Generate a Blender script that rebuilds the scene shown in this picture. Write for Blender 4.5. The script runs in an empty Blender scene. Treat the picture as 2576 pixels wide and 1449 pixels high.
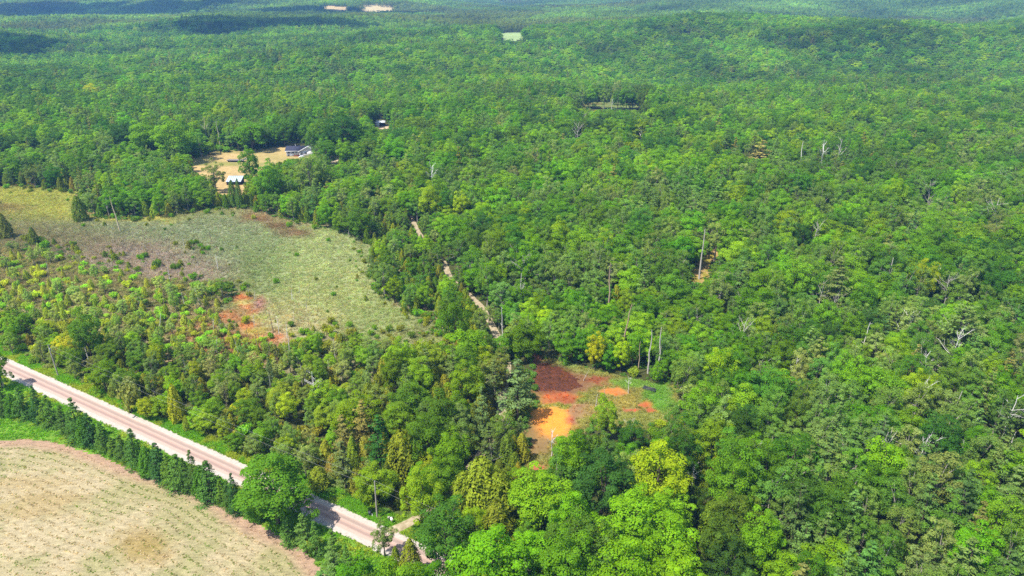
import bpy, math, random, time
import numpy as np

T0 = time.time()
rng = np.random.default_rng(7)
random.seed(7)
R = math.radians
scene = bpy.context.scene
COL = scene.collection

# ------------------------------------------------------------------ camera, sky, sun, exposure
CAM_H = 120.0                     # drone height above the flat ground (m)
F, CX, CY = 1839.5, 1288.0, 724.5  # lens in units of a 2576 x 1449 survey of the photograph
HORIZON = -60.0
PITCH = math.atan((CY - HORIZON) / F)
cam_data = bpy.data.cameras.new('camera')
cam_data.sensor_width = 36.0
cam_data.lens = F / 2576.0 * 36.0
cam_data.clip_start = 1.0
cam_data.clip_end = 30000.0
cam = bpy.data.objects.new('camera', cam_data)
COL.objects.link(cam)
cam.location = (0, 0, CAM_H)
cam.rotation_euler = (math.pi / 2 - PITCH, 0, 0)
scene.camera = cam

SUN_DIR = np.array([-0.48, -0.32, 1.02])      # towards the sun: from the left and a little behind the camera
SUN_DIR = SUN_DIR / np.linalg.norm(SUN_DIR)
sun_el = math.asin(SUN_DIR[2])
sun_az = math.atan2(SUN_DIR[0], SUN_DIR[1])   # clockwise from +Y

world = bpy.data.worlds.new('World')
scene.world = world
world.use_nodes = True
wn = world.node_tree
bg = wn.nodes['Background']
sky = wn.nodes.new('ShaderNodeTexSky')
sky.sky_type = 'NISHITA'
sky.sun_disc = False
sky.sun_elevation = sun_el
sky.sun_rotation = sun_az
sky.altitude = 200.0
wn.links.new(sky.outputs[0], bg.inputs[0])
bg.inputs[1].default_value = 0.15

sun_data = bpy.data.lights.new('sun', 'SUN')
sun_data.energy = 5.0
sun_data.angle = R(0.53)
sun_data.color = (1.0, 0.955, 0.88)
sun = bpy.data.objects.new('sun', sun_data)
COL.objects.link(sun)
sun.rotation_euler = (math.pi / 2 - sun_el, 0, math.pi - sun_az)

vs = scene.view_settings
vs.view_transform = 'Standard'
vs.look = 'None'
vs.exposure = 1.0
vs.gamma = 1.0
vs.use_curve_mapping = False
cy = scene.cycles
cy.max_bounces = 4
cy.diffuse_bounces = 3
cy.glossy_bounces = 2
cy.transmission_bounces = 3
cy.transparent_max_bounces = 4
cy.volume_bounces = 0
cy.use_denoising = False
cy.use_adaptive_sampling = True
cy.adaptive_threshold = 0.02
cy.caustics_reflective = False
cy.caustics_refractive = False


HAZE = 0.00009      # even density of the summer haze (per metre)


# ------------------------------------------------------------------ maths helpers
def vnoise(x, y, seed=0):
    """smooth 2-D value noise in 0..1 at unit wavelength"""
    x = np.asarray(x, float); y = np.asarray(y, float)
    xi = np.floor(x).astype(np.int64); yi = np.floor(y).astype(np.int64)
    fx = x - xi; fy = y - yi
    fx = fx * fx * (3 - 2 * fx); fy = fy * fy * (3 - 2 * fy)
    def h(a, b):
        n = (a * 374761393 + b * 668265263 + seed * 974634777) & 0x7fffffff
        n = ((n ^ (n >> 13)) * 1274126177) & 0x7fffffff
        n = n ^ (n >> 16)
        return (n % 100003) / 100003.0
    a = h(xi, yi); b = h(xi + 1, yi); c = h(xi, yi + 1); d = h(xi + 1, yi + 1)
    return (a * (1 - fx) + b * fx) * (1 - fy) + (c * (1 - fx) + d * fx) * fy


def fbm(x, y, seed=0, oct=3):
    s = 0; a = 1; t = 0
    for i in range(oct):
        s = s + a * vnoise(np.asarray(x) * 2 ** i, np.asarray(y) * 2 ** i, seed + 17 * i)
        t += a; a *= 0.5
    return s / t


def smooth(e0, e1, x):
    t = np.clip((np.asarray(x, float) - e0) / (e1 - e0), 0, 1)
    return t * t * (3 - 2 * t)


def terrain(x, y):
    """ground height: flat by the road, marsh and house, rolling woodland further out"""
    x = np.asarray(x, float) / 1.2; y = np.asarray(y, float) / 1.2
    far = smooth(480, 900, y)
    z = far * ((fbm(x / 420, y / 420, 3) - 0.5) * 52 + (fbm(x / 150, y / 150, 9) - 0.5) * 16)
    z = z + smooth(2200, 5200, y) * (fbm(x / 1500, y / 1500, 5) - 0.25) * 70
    def ridge(cx, cy, rx, ry, hgt, a=0.0):
        ca, sa = math.cos(a), math.sin(a)
        dx = (x - cx) * ca + (y - cy) * sa; dy = -(x - cx) * sa + (y - cy) * ca
        return hgt * np.exp(-(dx / rx) ** 2 - (dy / ry) ** 2)
    z = z + ridge(430, 1180, 520, 170, 20, -0.05) + ridge(-150, 960, 190, 120, 15)
    z = z + ridge(1300, 2300, 900, 330, 40, 0.1) + ridge(-900, 2500, 900, 300, 22, -0.05)
    z = z + ridge(120, 330, 90, 70, 4.0) * smooth(60, 110, x)
    return z * 1.2


_c, _s = math.cos(PITCH), math.sin(PITCH)


def project(x, y, z):
    """world -> survey pixel (u, v) and depth"""
    dx, dy, dz = np.asarray(x, float), np.asarray(y, float), np.asarray(z, float) - CAM_H
    depth = dy * _c - dz * _s
    up = dy * _s + dz * _c
    depth = np.maximum(depth, 1.0)
    return CX + F * dx / depth, CY - F * up / depth, depth


def ground(u, v):
    """survey pixel -> point on the ground"""
    a = (np.asarray(u, float) - CX) / F; b = (CY - np.asarray(v, float)) / F
    dx, dy, dz = a, _c + b * _s, -_s + b * _c
    z = np.zeros_like(a)
    for _ in range(6):
        t = (z - CAM_H) / dz
        x, y = dx * t, dy * t
        z = 0.5 * z + 0.5 * terrain(x, y) if _ < 5 else terrain(x, y)
    return x, y, z


def inside(px, py, poly):
    px = np.asarray(px, float); py = np.asarray(py, float)
    r = np.zeros(px.shape, bool)
    n = len(poly)
    for i in range(n):
        x1, y1 = poly[i]; x2, y2 = poly[(i + 1) % n]
        if y1 == y2: continue
        c = ((y1 > py) != (y2 > py)) & (px < (x2 - x1) * (py - y1) / (y2 - y1) + x1)
        r ^= c
    return r


def seg_dist(px, py, line):
    d = np.full(np.asarray(px).shape, 1e9)
    for (x1, y1), (x2, y2) in zip(line[:-1], line[1:]):
        vx, vy = x2 - x1, y2 - y1
        t = np.clip(((px - x1) * vx + (py - y1) * vy) / (vx * vx + vy * vy), 0, 1)
        d = np.minimum(d, np.hypot(px - x1 - t * vx, py - y1 - t * vy))
    return d


def lin(c):
    c = c / 255.0
    return c / 12.92 if c <= 0.04045 else ((c + 0.055) / 1.055) ** 2.4


def A(r, g, b, k=2.2):
    """base colour of a surface that photographs as this sRGB value in full sun"""
    return np.array([min(lin(r) / k, 0.85), min(lin(g) / k, 0.85), min(lin(b) / k, 0.85)])


# ------------------------------------------------------------------ materials
def new_mat(name):
    m = bpy.data.materials.new(name)
    m.use_nodes = True
    nt = m.node_tree
    for n in list(nt.nodes):
        nt.nodes.remove(n)
    out = nt.nodes.new('ShaderNodeOutputMaterial')
    return m, nt, out


def rgba(c):
    return (float(c[0]), float(c[1]), float(c[2]), 1.0)


def leaf_material(name, translucency=0.3, sheen=0.0):
    """foliage: tint comes from the tree, small leaf-to-leaf variation from the mesh"""
    m, nt, out = new_mat(name)
    N, L = nt.nodes.new, nt.links.new
    t = N('ShaderNodeAttribute'); t.attribute_type = 'INSTANCER'; t.attribute_name = 'tint'
    s = N('ShaderNodeAttribute'); s.attribute_type = 'GEOMETRY'; s.attribute_name = 'shade'
    mul = N('ShaderNodeVectorMath'); mul.operation = 'MULTIPLY'
    L(t.outputs['Vector'], mul.inputs[0]); L(s.outputs['Vector'], mul.inputs[1])
    d = N('ShaderNodeBsdfDiffuse'); L(mul.outputs[0], d.inputs['Color'])
    tr = N('ShaderNodeBsdfTranslucent')
    warm = N('ShaderNodeVectorMath'); warm.operation = 'MULTIPLY'
    warm.inputs[1].default_value = (1.15, 1.1, 0.6)
    L(mul.outputs[0], warm.inputs[0]); L(warm.outputs[0], tr.inputs['Color'])
    mx = N('ShaderNodeMixShader'); mx.inputs[0].default_value = translucency
    L(d.outputs[0], mx.inputs[1]); L(tr.outputs[0], mx.inputs[2])
    L(mx.outputs[0], out.inputs['Surface'])
    return m


def flat_material(name, col, rough=0.8, spec=0.2, noise=0.0, scale=1.0, col2=None, metallic=0.0, bump=0.0):
    m, nt, out = new_mat(name)
    N, L = nt.nodes.new, nt.links.new
    p = N('ShaderNodeBsdfPrincipled')
    p.inputs['Roughness'].default_value = rough
    p.inputs['Metallic'].default_value = metallic
    p.inputs['Specular IOR Level'].default_value = spec
    if noise > 0:
        g = N('ShaderNodeNewGeometry'); no = N('ShaderNodeTexNoise')
        no.inputs['Scale'].default_value = scale; no.inputs['Detail'].default_value = 5
        L(g.outputs['Position'], no.inputs['Vector'])
        r = N('ShaderNodeValToRGB')
        c2 = col2 if col2 is not None else np.asarray(col) * (1 - noise)
        r.color_ramp.elements[0].color = rgba(c2); r.color_ramp.elements[0].position = 0.3
        r.color_ramp.elements[1].color = rgba(col); r.color_ramp.elements[1].position = 0.7
        L(no.outputs['Fac'], r.inputs[0]); L(r.outputs[0], p.inputs['Base Color'])
        if bump:
            b = N('ShaderNodeBump'); b.inputs['Strength'].default_value = bump
            L(no.outputs['Fac'], b.inputs['Height']); L(b.outputs[0], p.inputs['Normal'])
    else:
        p.inputs['Base Color'].default_value = rgba(col)
    L(p.outputs[0], out.inputs['Surface'])
    return m


def colour_sheet_material(name, rough=0.9, spec=0.1, fine=0.35, scales=(0.5, 3.0), bump=0.5, stretch=(1, 1, 1), rotz=0.0):
    """ground whose real colour map is stored per vertex ('colour'), broken up by two scales of procedural grain"""
    m, nt, out = new_mat(name)
    N, L = nt.nodes.new, nt.links.new
    a = N('ShaderNodeAttribute'); a.attribute_type = 'GEOMETRY'; a.attribute_name = 'colour'
    g = N('ShaderNodeNewGeometry')
    mp = N('ShaderNodeMapping'); mp.inputs['Scale'].default_value = stretch
    mp.inputs['Rotation'].default_value = (0, 0, rotz)
    L(g.outputs['Position'], mp.inputs['Vector'])
    cur = a.outputs['Vector']
    hs = []
    for sc in scales:
        no = N('ShaderNodeTexNoise'); no.inputs['Scale'].default_value = sc
        no.inputs['Detail'].default_value = 6; no.inputs['Roughness'].default_value = 0.65
        L(mp.outputs[0], no.inputs['Vector'])
        mr = N('ShaderNodeMapRange')
        mr.inputs['From Min'].default_value = 0.3; mr.inputs['From Max'].default_value = 0.7
        mr.inputs['To Min'].default_value = 1 - fine; mr.inputs['To Max'].default_value = 1 + fine
        L(no.outputs['Fac'], mr.inputs['Value'])
        mu = N('ShaderNodeVectorMath'); mu.operation = 'SCALE'
        L(cur, mu.inputs[0]); L(mr.outputs[0], mu.inputs['Scale'])
        cur = mu.outputs[0]; hs.append(no)
    p = N('ShaderNodeBsdfPrincipled')
    p.inputs['Roughness'].default_value = rough
    p.inputs['Specular IOR Level'].default_value = spec
    L(cur, p.inputs['Base Color'])
    if bump:
        b = N('ShaderNodeBump'); b.inputs['Strength'].default_value = bump; b.inputs['Distance'].default_value = 0.3
        L(hs[-1].outputs['Fac'], b.inputs['Height']); L(b.outputs[0], p.inputs['Normal'])
    L(p.outputs[0], out.inputs['Surface'])
    return m


M_LEAF = leaf_material('leaf', 0.52)
M_NEEDLE = leaf_material('needle', 0.35)
M_GRASS = leaf_material('grass_blade', 0.5)
M_BARK = flat_material('bark', A(128, 112, 96), 0.9, 0.1, 0.4, 2.0)
M_PALE_BARK = flat_material('pale_bark', A(200, 190, 172), 0.9, 0.1, 0.35, 2.0)
M_DEAD = leaf_material('dead_wood', 0.0)


# ------------------------------------------------------------------ mesh building
def mesh_from(name, V, Q, mats, mi=None, shade=None, tris=None, colour=None):
    V = np.asarray(V, np.float32); Q = np.asarray(Q, np.int32).reshape(-1, 4)
    me = bpy.data.meshes.new(name)
    me.vertices.add(len(V)); me.vertices.foreach_set('co', V.ravel())
    me.loops.add(Q.size); me.loops.foreach_set('vertex_index', Q.ravel())
    me.polygons.add(len(Q)); me.polygons.foreach_set('loop_start', np.arange(0, Q.size, 4, dtype=np.int32))
    for m in mats:
        me.materials.append(m)
    if mi is not None:
        me.polygons.foreach_set('material_index', np.asarray(mi, np.int32))
    if shade is not None:
        at = me.attributes.new('shade', 'FLOAT_VECTOR', 'POINT'); at.data.foreach_set('vector', np.asarray(shade, np.float32).ravel())
    if colour is not None:
        at = me.attributes.new('colour', 'FLOAT_VECTOR', 'POINT'); at.data.foreach_set('vector', np.asarray(colour, np.float32).ravel())
    me.update(calc_edges=True)
    return me


def unit(a):
    return a / np.maximum(np.linalg.norm(a, axis=-1, keepdims=True), 1e-9)


def tube(pts, radii, n=6):
    pts = np.asarray(pts, float); k = len(pts)
    V = []; Q = []
    for i in range(k):
        d = pts[min(i + 1, k - 1)] - pts[max(i - 1, 0)]
        d = d / (np.linalg.norm(d) + 1e-9)
        a = np.cross(d, (0.0, 0.31, 0.95)) if abs(d[2]) < 0.9 else np.cross(d, (1.0, 0.0, 0.0))
        a = a / np.linalg.norm(a); b = np.cross(d, a)
        for j in range(n):
            t = 2 * math.pi * j / n
            V.append(pts[i] + radii[i] * (math.cos(t) * a + math.sin(t) * b))
    for i in range(k - 1):
        for j in range(n):
            Q.append((i * n + j, i * n + (j + 1) % n, (i + 1) * n + (j + 1) % n, (i + 1) * n + j))
    return np.array(V), np.array(Q, int)


def join(parts):
    V = []; Q = []; o = 0
    for v, q in parts:
        V.append(v); Q.append(np.asarray(q) + o); o += len(v)
    return np.concatenate(V), np.concatenate(Q)


def leaf_quads(P, Nn, size, g, aspect=0.75, along=None):
    """kite-shaped, slightly folded leaf sprays at P facing Nn"""
    M = len(P)
    Nn = unit(Nn)
    ref = g.normal(size=(M, 3)) if along is None else along + 0.35 * g.normal(size=(M, 3))
    T = unit(ref - Nn * np.sum(ref * Nn, 1, keepdims=True)); B = np.cross(Nn, T)
    s = (np.asarray(size) * g.uniform(0.6, 1.35, M))[:, None]
    w1 = g.uniform(0.55, 1.1, (M, 1)) * aspect; w2 = g.uniform(0.55, 1.1, (M, 1)) * aspect
    fold = g.uniform(-0.28, 0.1, (M, 1))
    V = np.stack([P - 0.5 * s * T, P + 0.5 * s * w1 * B + s * fold * Nn, P + s * T * g.uniform(0.4, 0.62, (M, 1)), P - 0.5 * s * w2 * B + s * fold * Nn], 1).reshape(-1, 3)
    return V, np.arange(4 * M).reshape(M, 4)


def shade_of(M, g, lobe=None, amp=0.13):
    """leaf-to-leaf colour multipliers (value and a little hue)"""
    v = g.uniform(1 - amp, 1 + amp, M)
    if lobe is not None:
        v = v * lobe
    hue = g.normal(0, 0.05, M)
    sh = np.stack([v * (1 + hue), v, v * (1 - hue)], 1)
    return np.repeat(sh, 4, 0)


def deciduous(seed, H, Rr, n_lobe, per, leaf, lobe_r=(0.26, 0.4), base=0.32, flat=1.0, airy=0.0, top=1.0):
    g = np.random.default_rng(seed)
    ga = math.pi * (3 - math.sqrt(5))
    crown_h = H * (1 - base); cz = H * base + crown_h * 0.46
    C = []; LR = []
    f1, f2, f3 = g.uniform(0, 6.28, 3); a1, a2 = g.uniform(0.12, 0.3), g.uniform(0.08, 0.2)
    for i in range(n_lobe):
        t = (i + 0.5) / n_lobe
        zz = 1 - 1.72 * t                     # from the crown's top to low on its side
        rr = math.sqrt(max(0, 1 - zz * zz))
        th = i * ga + g.normal(0, 0.35)
        k = g.uniform(0.5, 0.98) * (1 + a1 * math.sin(2 * th + f1 + 1.5 * zz) + a2 * math.sin(3 * th + f2 - 2 * zz))
        lr = g.uniform(*lobe_r) * Rr * (1.0 if zz > -0.1 else 0.85) * (0.8 if k > 0.85 else 1.05)
        wide = 1.0 if zz > -0.2 else 0.82
        C.append((k * rr * Rr * math.cos(th) * wide, k * rr * Rr * math.sin(th) * wide, cz + zz * k * crown_h * 0.5 * (top if zz > 0 else 1)))
        LR.append(lr)
    C = np.array(C); LR = np.array(LR)
    C[:, :2] += g.normal(0, 0.08 * Rr, (n_lobe, 2)); C[:, 2] += g.normal(0, 0.035 * H, n_lobe) + 0.05 * H * np.sin(2 * np.arctan2(C[:, 1], C[:, 0]) + f3)
    idx = np.repeat(np.arange(n_lobe), per)
    M = len(idx)
    out = unit((C - np.array([0, 0, cz - 0.15 * crown_h])) / np.array([1, 1, 0.9]))
    D = unit(g.normal(size=(M, 3)) + 0.75 * out[idx] + np.array([0, 0, 0.28]))
    rad = LR[idx] * g.uniform(0.6 - airy, 1.08, M) ** 0.6
    P = C[idx] + D * rad[:, None] * np.array([1, 1, 0.78 * flat])
    Nn = D * 1.1 + g.normal(size=(M, 3)) * 0.36 + np.array([0, 0, 0.45])
    Vc, Qc = leaf_quads(P, Nn, leaf, g)
    lobe = g.uniform(0.86, 1.16, n_lobe)[idx]
    sh = shade_of(M, g, lobe)
    parts = [tube([(0, 0, -0.4), (0.05 * Rr * g.normal(), 0.05 * Rr * g.normal(), H * base), (0.08 * Rr * g.normal(), 0.08 * Rr * g.normal(), H * 0.62), (0, 0, H * 0.86)],
                  [0.024 * H, 0.018 * H, 0.010 * H, 0.003 * H], 7)]
    for i in g.choice(n_lobe, min(9, n_lobe), replace=False):
        z0 = H * g.uniform(base, 0.6)
        c = C[i]
        mid = np.array([c[0] * 0.5, c[1] * 0.5, z0 + (c[2] - z0) * 0.62])
        parts.append(tube([(0, 0, z0), mid, c], [0.009 * H, 0.006 * H, 0.0025 * H], 5))
    return join(parts), (Vc, Qc, sh)


def cedar(seed, H, Rr, n, leaf, blunt=0.7):
    g = np.random.default_rng(seed)
    t = 1 - g.uniform(0, 1, n) ** 0.72
    t = np.clip(t * 0.97 + 0.02, 0, 1)
    th = g.uniform(0, 2 * math.pi, n)
    prof = np.clip((1 - t) ** blunt * 1.12, 0, 1) * np.clip(0.62 + t * 3.2, 0, 1)
    ridg = 1 + 0.14 * np.sin(th * 5 + t * 7 + seed) + 0.12 * np.sin(th * 9 - t * 13) + 0.10 * np.sin(th * 3 + t * 22)
    r = Rr * prof * ridg * g.uniform(0.72, 1.04, n)
    P = np.stack([r * np.cos(th), r * np.sin(th), t * H], 1)
    O = np.stack([np.cos(th), np.sin(th), np.full(n, 0.55)], 1)
    Nn = O + g.normal(size=(n, 3)) * 0.42
    V, Q = leaf_quads(P, Nn, leaf, g, 0.55, along=np.tile([0, 0, 1.0], (n, 1)))
    sh = shade_of(n, g, 1 + 0.16 * np.sin(th * 4 + t * 11 + seed * 2))
    return tube([(0, 0, -0.3), (0, 0, H * 0.5), (0, 0, H * 0.94)], [0.02 * H, 0.012 * H, 0.003 * H], 6), (V, Q, sh)


def conifer(seed, H, Rr, levels, per, leafs, leaf, base=0.12, droop=-0.12, power=0.9, thick=0.16, rag=0.25):
    g = np.random.default_rng(seed)
    Ps = []; Ns = []; lob = []; al = []; limbs = []
    for l in range(levels):
        t = (l + g.uniform(0.2, 0.8)) / levels
        z = H * (base + (1 - base) * t * 0.985)
        L = Rr * max(0.05, (1 - t)) ** power
        for k in range(max(3, int(per * (0.5 + 0.5 * (1 - t))))):
            a = g.uniform(0, 2 * math.pi)
            Lk = L * g.uniform(1 - rag * 1.6, 1 + rag * 0.6)
            m = max(4, int(leafs * (0.35 + 0.65 * Lk / Rr)))
            s = g.uniform(0.18, 1, m) ** 0.7
            w = g.normal(0, 0.17 * Lk + 0.12, m) * (1.1 - 0.55 * s)
            zz = z + Lk * s * droop + thick * g.normal(0, 1, m) * (0.4 + 0.3 * Lk) + 0.05 * Lk * s * s
            ca, sa = math.cos(a), math.sin(a)
            Ps.append(np.stack([ca * s * Lk - sa * w, sa * s * Lk + ca * w, zz], 1))
            Ns.append(np.tile([0.45 * ca, 0.45 * sa, 0.9], (m, 1)) + g.normal(size=(m, 3)) * 0.4)
            al.append(np.tile([ca, sa, 0.1], (m, 1)))
            lob.append(np.full(m, g.uniform(0.82, 1.18)))
            if g.uniform() < 0.35:
                limbs.append(tube([(0, 0, z), (ca * Lk * 0.8, sa * Lk * 0.8, z + Lk * 0.8 * droop)], [0.006 * H * (1 - t) + 0.02, 0.015], 4))
    P = np.concatenate(Ps); Nn = np.concatenate(Ns)
    V, Q = leaf_quads(P, Nn, leaf, g, 0.5, along=np.concatenate(al))
    sh = shade_of(len(P), g, np.concatenate(lob))
    tr = tube([(0, 0, -0.3), (0, 0, H * 0.5), (0, 0, H * 0.98)], [0.016 * H, 0.010 * H, 0.002 * H], 7)
    return join([tr] + limbs), (V, Q, sh)


def bush(seed, H, Rr, n_lobe, per, leaf):
    g = np.random.default_rng(seed)
    a = g.uniform(0, 2 * math.pi, n_lobe); r = Rr * np.sqrt(g.uniform(0, 0.6, n_lobe))
    C = np.stack([r * np.cos(a), r * np.sin(a), H * g.uniform(0.25, 0.72, n_lobe)], 1)
    idx = np.repeat(np.arange(n_lobe), per); M = len(idx)
    D = unit(g.normal(size=(M, 3)) + np.array([0, 0, 0.5]))
    P = C[idx] + D * (Rr * 0.42 * g.uniform(0.5, 1.1, M))[:, None]
    P[:, 2] = np.maximum(P[:, 2], 0.05)
    V, Q = leaf_quads(P, D + g.normal(size=(M, 3)) * 0.6 + np.array([0, 0, 0.3]), leaf, g)
    stems = [tube([(0, 0, -0.2), (C[i][0] * 0.6, C[i][1] * 0.6, C[i][2] * 0.6), tuple(C[i])], [0.05, 0.035, 0.012], 4) for i in range(min(6, n_lobe))]
    return join(stems), (V, Q, shade_of(M, g, g.uniform(0.85, 1.15, n_lobe)[idx]))


def dead(seed, H, kind):
    """bare trunk and a list of separate branches (each with its twigs)"""
    g = np.random.default_rng(seed)
    lean = g.normal(0, 0.05, 2) * H
    k = 7
    tp = []
    for i in range(k):
        t = i / (k - 1)
        tp.append((lean[0] * t * t + g.normal(0, 0.008 * H), lean[1] * t * t + g.normal(0, 0.008 * H), -0.3 + t * (H + 0.3)))
    r0 = (0.015 if kind in ('pole', 'snag') else 0.011) * H + 0.05
    tv = tube(tp, [r0 * (1 - 0.75 * i / (k - 1)) for i in range(k)], 6)
    br = []
    nb = {'snag': 4, 'fork': 7, 'bare': 10, 'pole': 2, 'twiggy': 12}[kind]
    for i in range(nb):
        t = g.uniform(0.35 if kind != 'bare' else 0.3, 0.95)
        j = min(int(t * (k - 1)), k - 2); f = t * (k - 1) - j
        p0 = np.array(tp[j]) * (1 - f) + np.array(tp[j + 1]) * f
        a = g.uniform(0, 2 * math.pi)
        L = H * {'snag': 0.10, 'fork': 0.28, 'bare': 0.34, 'pole': 0.05, 'twiggy': 0.16}[kind] * g.uniform(0.6, 1.2) * (1.25 - 0.6 * t)
        up = g.uniform(0.4, 1.3) if kind in ('fork', 'bare') else g.uniform(-0.1, 0.7)
        d = np.array([math.cos(a), math.sin(a), up]); d = d / np.linalg.norm(d)
        m1 = p0 + d * L * 0.5 + g.normal(0, 0.05 * L, 3); e = p0 + d * L + np.array([0, 0, 0.12 * L]) + g.normal(0, 0.08 * L, 3)
        rb = r0 * (0.42 if kind in ('fork', 'bare') else 0.3) * (1.1 - 0.5 * t)
        ps = [tube([p0, m1, e], [rb, rb * 0.7, rb * 0.25], 5)]
        if kind in ('fork', 'bare', 'twiggy'):
            for q in range(4 if kind != 'twiggy' else 2):
                b0 = p0 + (e - p0) * g.uniform(0.3, 0.9)
                d2 = unit(d + g.normal(0, 0.55, 3) + np.array([0, 0, 0.35]))
                ps.append(tube([b0, b0 + d2 * L * g.uniform(0.25, 0.5)], [rb * 0.45, rb * 0.15], 4))
        br.append(join(ps))
    return tv, br


# ------------------------------------------------------------------ tree prototypes
PROTO = {}


def add_proto(kind, H, Rr, trunk, crown, bark, leafm):
    (tv, tq), (cv, cq, sh) = trunk, crown
    n = len(PROTO.setdefault(kind, []))
    one = np.ones((len(tv), 3))
    PROTO[kind].append({
        'H': H, 'R': Rr,
        'trunk': mesh_from(f'{kind}_trunk', tv, tq, [bark], shade=one),
        'crown': mesh_from(f'{kind}_crown', cv, cq, [leafm], shade=sh),
        'whole': mesh_from(f'{kind}_whole', np.concatenate([tv, cv]), np.concatenate([tq, cq + len(tv)]), [bark, leafm],
                           mi=np.r_[np.zeros(len(tq)), np.ones(len(cq))], shade=np.concatenate([one, sh])),
    })


for i in range(5):
    add_proto('maple_tree', 16, 5.4, *deciduous(100 + i, 16, 5.4, 56 + 4 * i, 135, 0.44, (0.2, 0.38), 0.10, 0.85), M_BARK, M_LEAF)
for i in range(4):
    add_proto('oak_tree', 16, 6.0, *deciduous(200 + i, 16, 6.0, 72, 110, 0.42, (0.17, 0.31), 0.10, 0.9), M_BARK, M_LEAF)
for i in range(4):
    add_proto('ash_tree', 16, 4.6, *deciduous(300 + i, 16, 4.6, 54, 100, 0.40, (0.18, 0.35), 0.18, 1.0, 0.2), M_PALE_BARK, M_LEAF)
for i in range(4):
    add_proto('cedar_tree', 10, 2.6, *cedar(400 + i, 10, 2.6, 3600, 0.46, (0.5, 0.56, 0.64, 0.42)[i]), M_BARK, M_NEEDLE)
for i in range(4):
    add_proto('pine_tree', 18, 4.3, *conifer(500 + i, 18, 4.3, 15, 8, 40, 0.6, 0.22, 0.10, 0.62, 0.10, 0.45), M_BARK, M_NEEDLE)
for i in range(3):
    add_proto('spruce_tree', 10, 2.9, *conifer(600 + i, 10, 2.9, 20, 12, 26, 0.40, 0.03, -0.2, 0.66, 0.10, 0.25), M_BARK, M_NEEDLE)
for i in range(4):
    add_proto('shrub', 2.6, 1.9, *bush(700 + i, 2.6, 1.9, 11, 55, 0.42), M_BARK, M_LEAF)

DEAD = []
for i, k in enumerate(['snag', 'fork', 'bare', 'pole', 'twiggy', 'fork', 'bare', 'snag']):
    tv, br = dead(800 + i, 12.0, k)
    w = join([tv] + br)
    DEAD.append({'kind': k, 'H': 12.0,
                 'trunk': mesh_from('dead_trunk', tv[0], tv[1], [M_DEAD], shade=np.ones((len(tv[0]), 3))),
                 'branches': [mesh_from('dead_branch', b[0], b[1], [M_DEAD], shade=np.ones((len(b[0]), 3))) for b in br],
                 'whole': mesh_from('dead_whole', w[0], w[1], [M_DEAD], shade=np.ones((len(w[0]), 3)))})

# coarse woodland patches for the far hills: a dozen simple crowns on about 30 x 30 m
PATCH = []
for s in range(5):
    g = np.random.default_rng(900 + s)
    Vs = []; Qs = []; Ss = []; o = 0
    for k in range(17):
        a = k * 2.39996; rr = 17.5 * math.sqrt((k + 0.5) / 17)
        x0, y0 = rr * math.cos(a) + g.normal(0, 1.2), rr * math.sin(a) + g.normal(0, 1.2)
        conif = g.uniform() < 0.16
        h = g.uniform(11, 18); r_ = g.uniform(3.8, 6.2) * (0.55 if conif else 1); m = 130
        D = unit(g.normal(size=(m, 3)) + np.array([0, 0, 0.6]))
        kk = g.uniform(0.75, 1.05, m)
        P = D * kk[:, None] * np.array([r_, r_, h * 0.42]) * (1 + 0.16 * np.sin(D[:, :1] * 7 + k) * np.cos(D[:, 1:2] * 6))
        if conif:
            P[:, :2] *= np.clip(1.1 - (P[:, 2:3] / (h * 0.42) + 1) / 2, 0.1, 1)
        P = P + np.array([x0, y0, h * 0.6])
        v, q = leaf_quads(P, D + g.normal(size=(m, 3)) * 0.35, 1.5, g)
        Vs.append(v); Qs.append(q + o); o += len(v)
        tone = g.uniform(0.68, 1.28) * (0.7 if conif else 1)
        warm_ = g.normal(0, 0.10)
        Ss.append(shade_of(m, g, tone, 0.15) * np.array([1 + warm_, 1, 1 - warm_ * 0.5]))
    PATCH.append(mesh_from('wood_patch', np.concatenate(Vs), np.concatenate(Qs), [M_LEAF], shade=np.concatenate(Ss)))


# ------------------------------------------------------------------ object helpers
def link(name, me, parent=None, loc=None, **props):
    o = bpy.data.objects.new(name, me)
    COL.objects.link(o)
    if parent is not None:
        o.parent = parent
    if loc is not None:
        o.location = loc
    for k, v in props.items():
        o[k] = v
    return o


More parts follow.
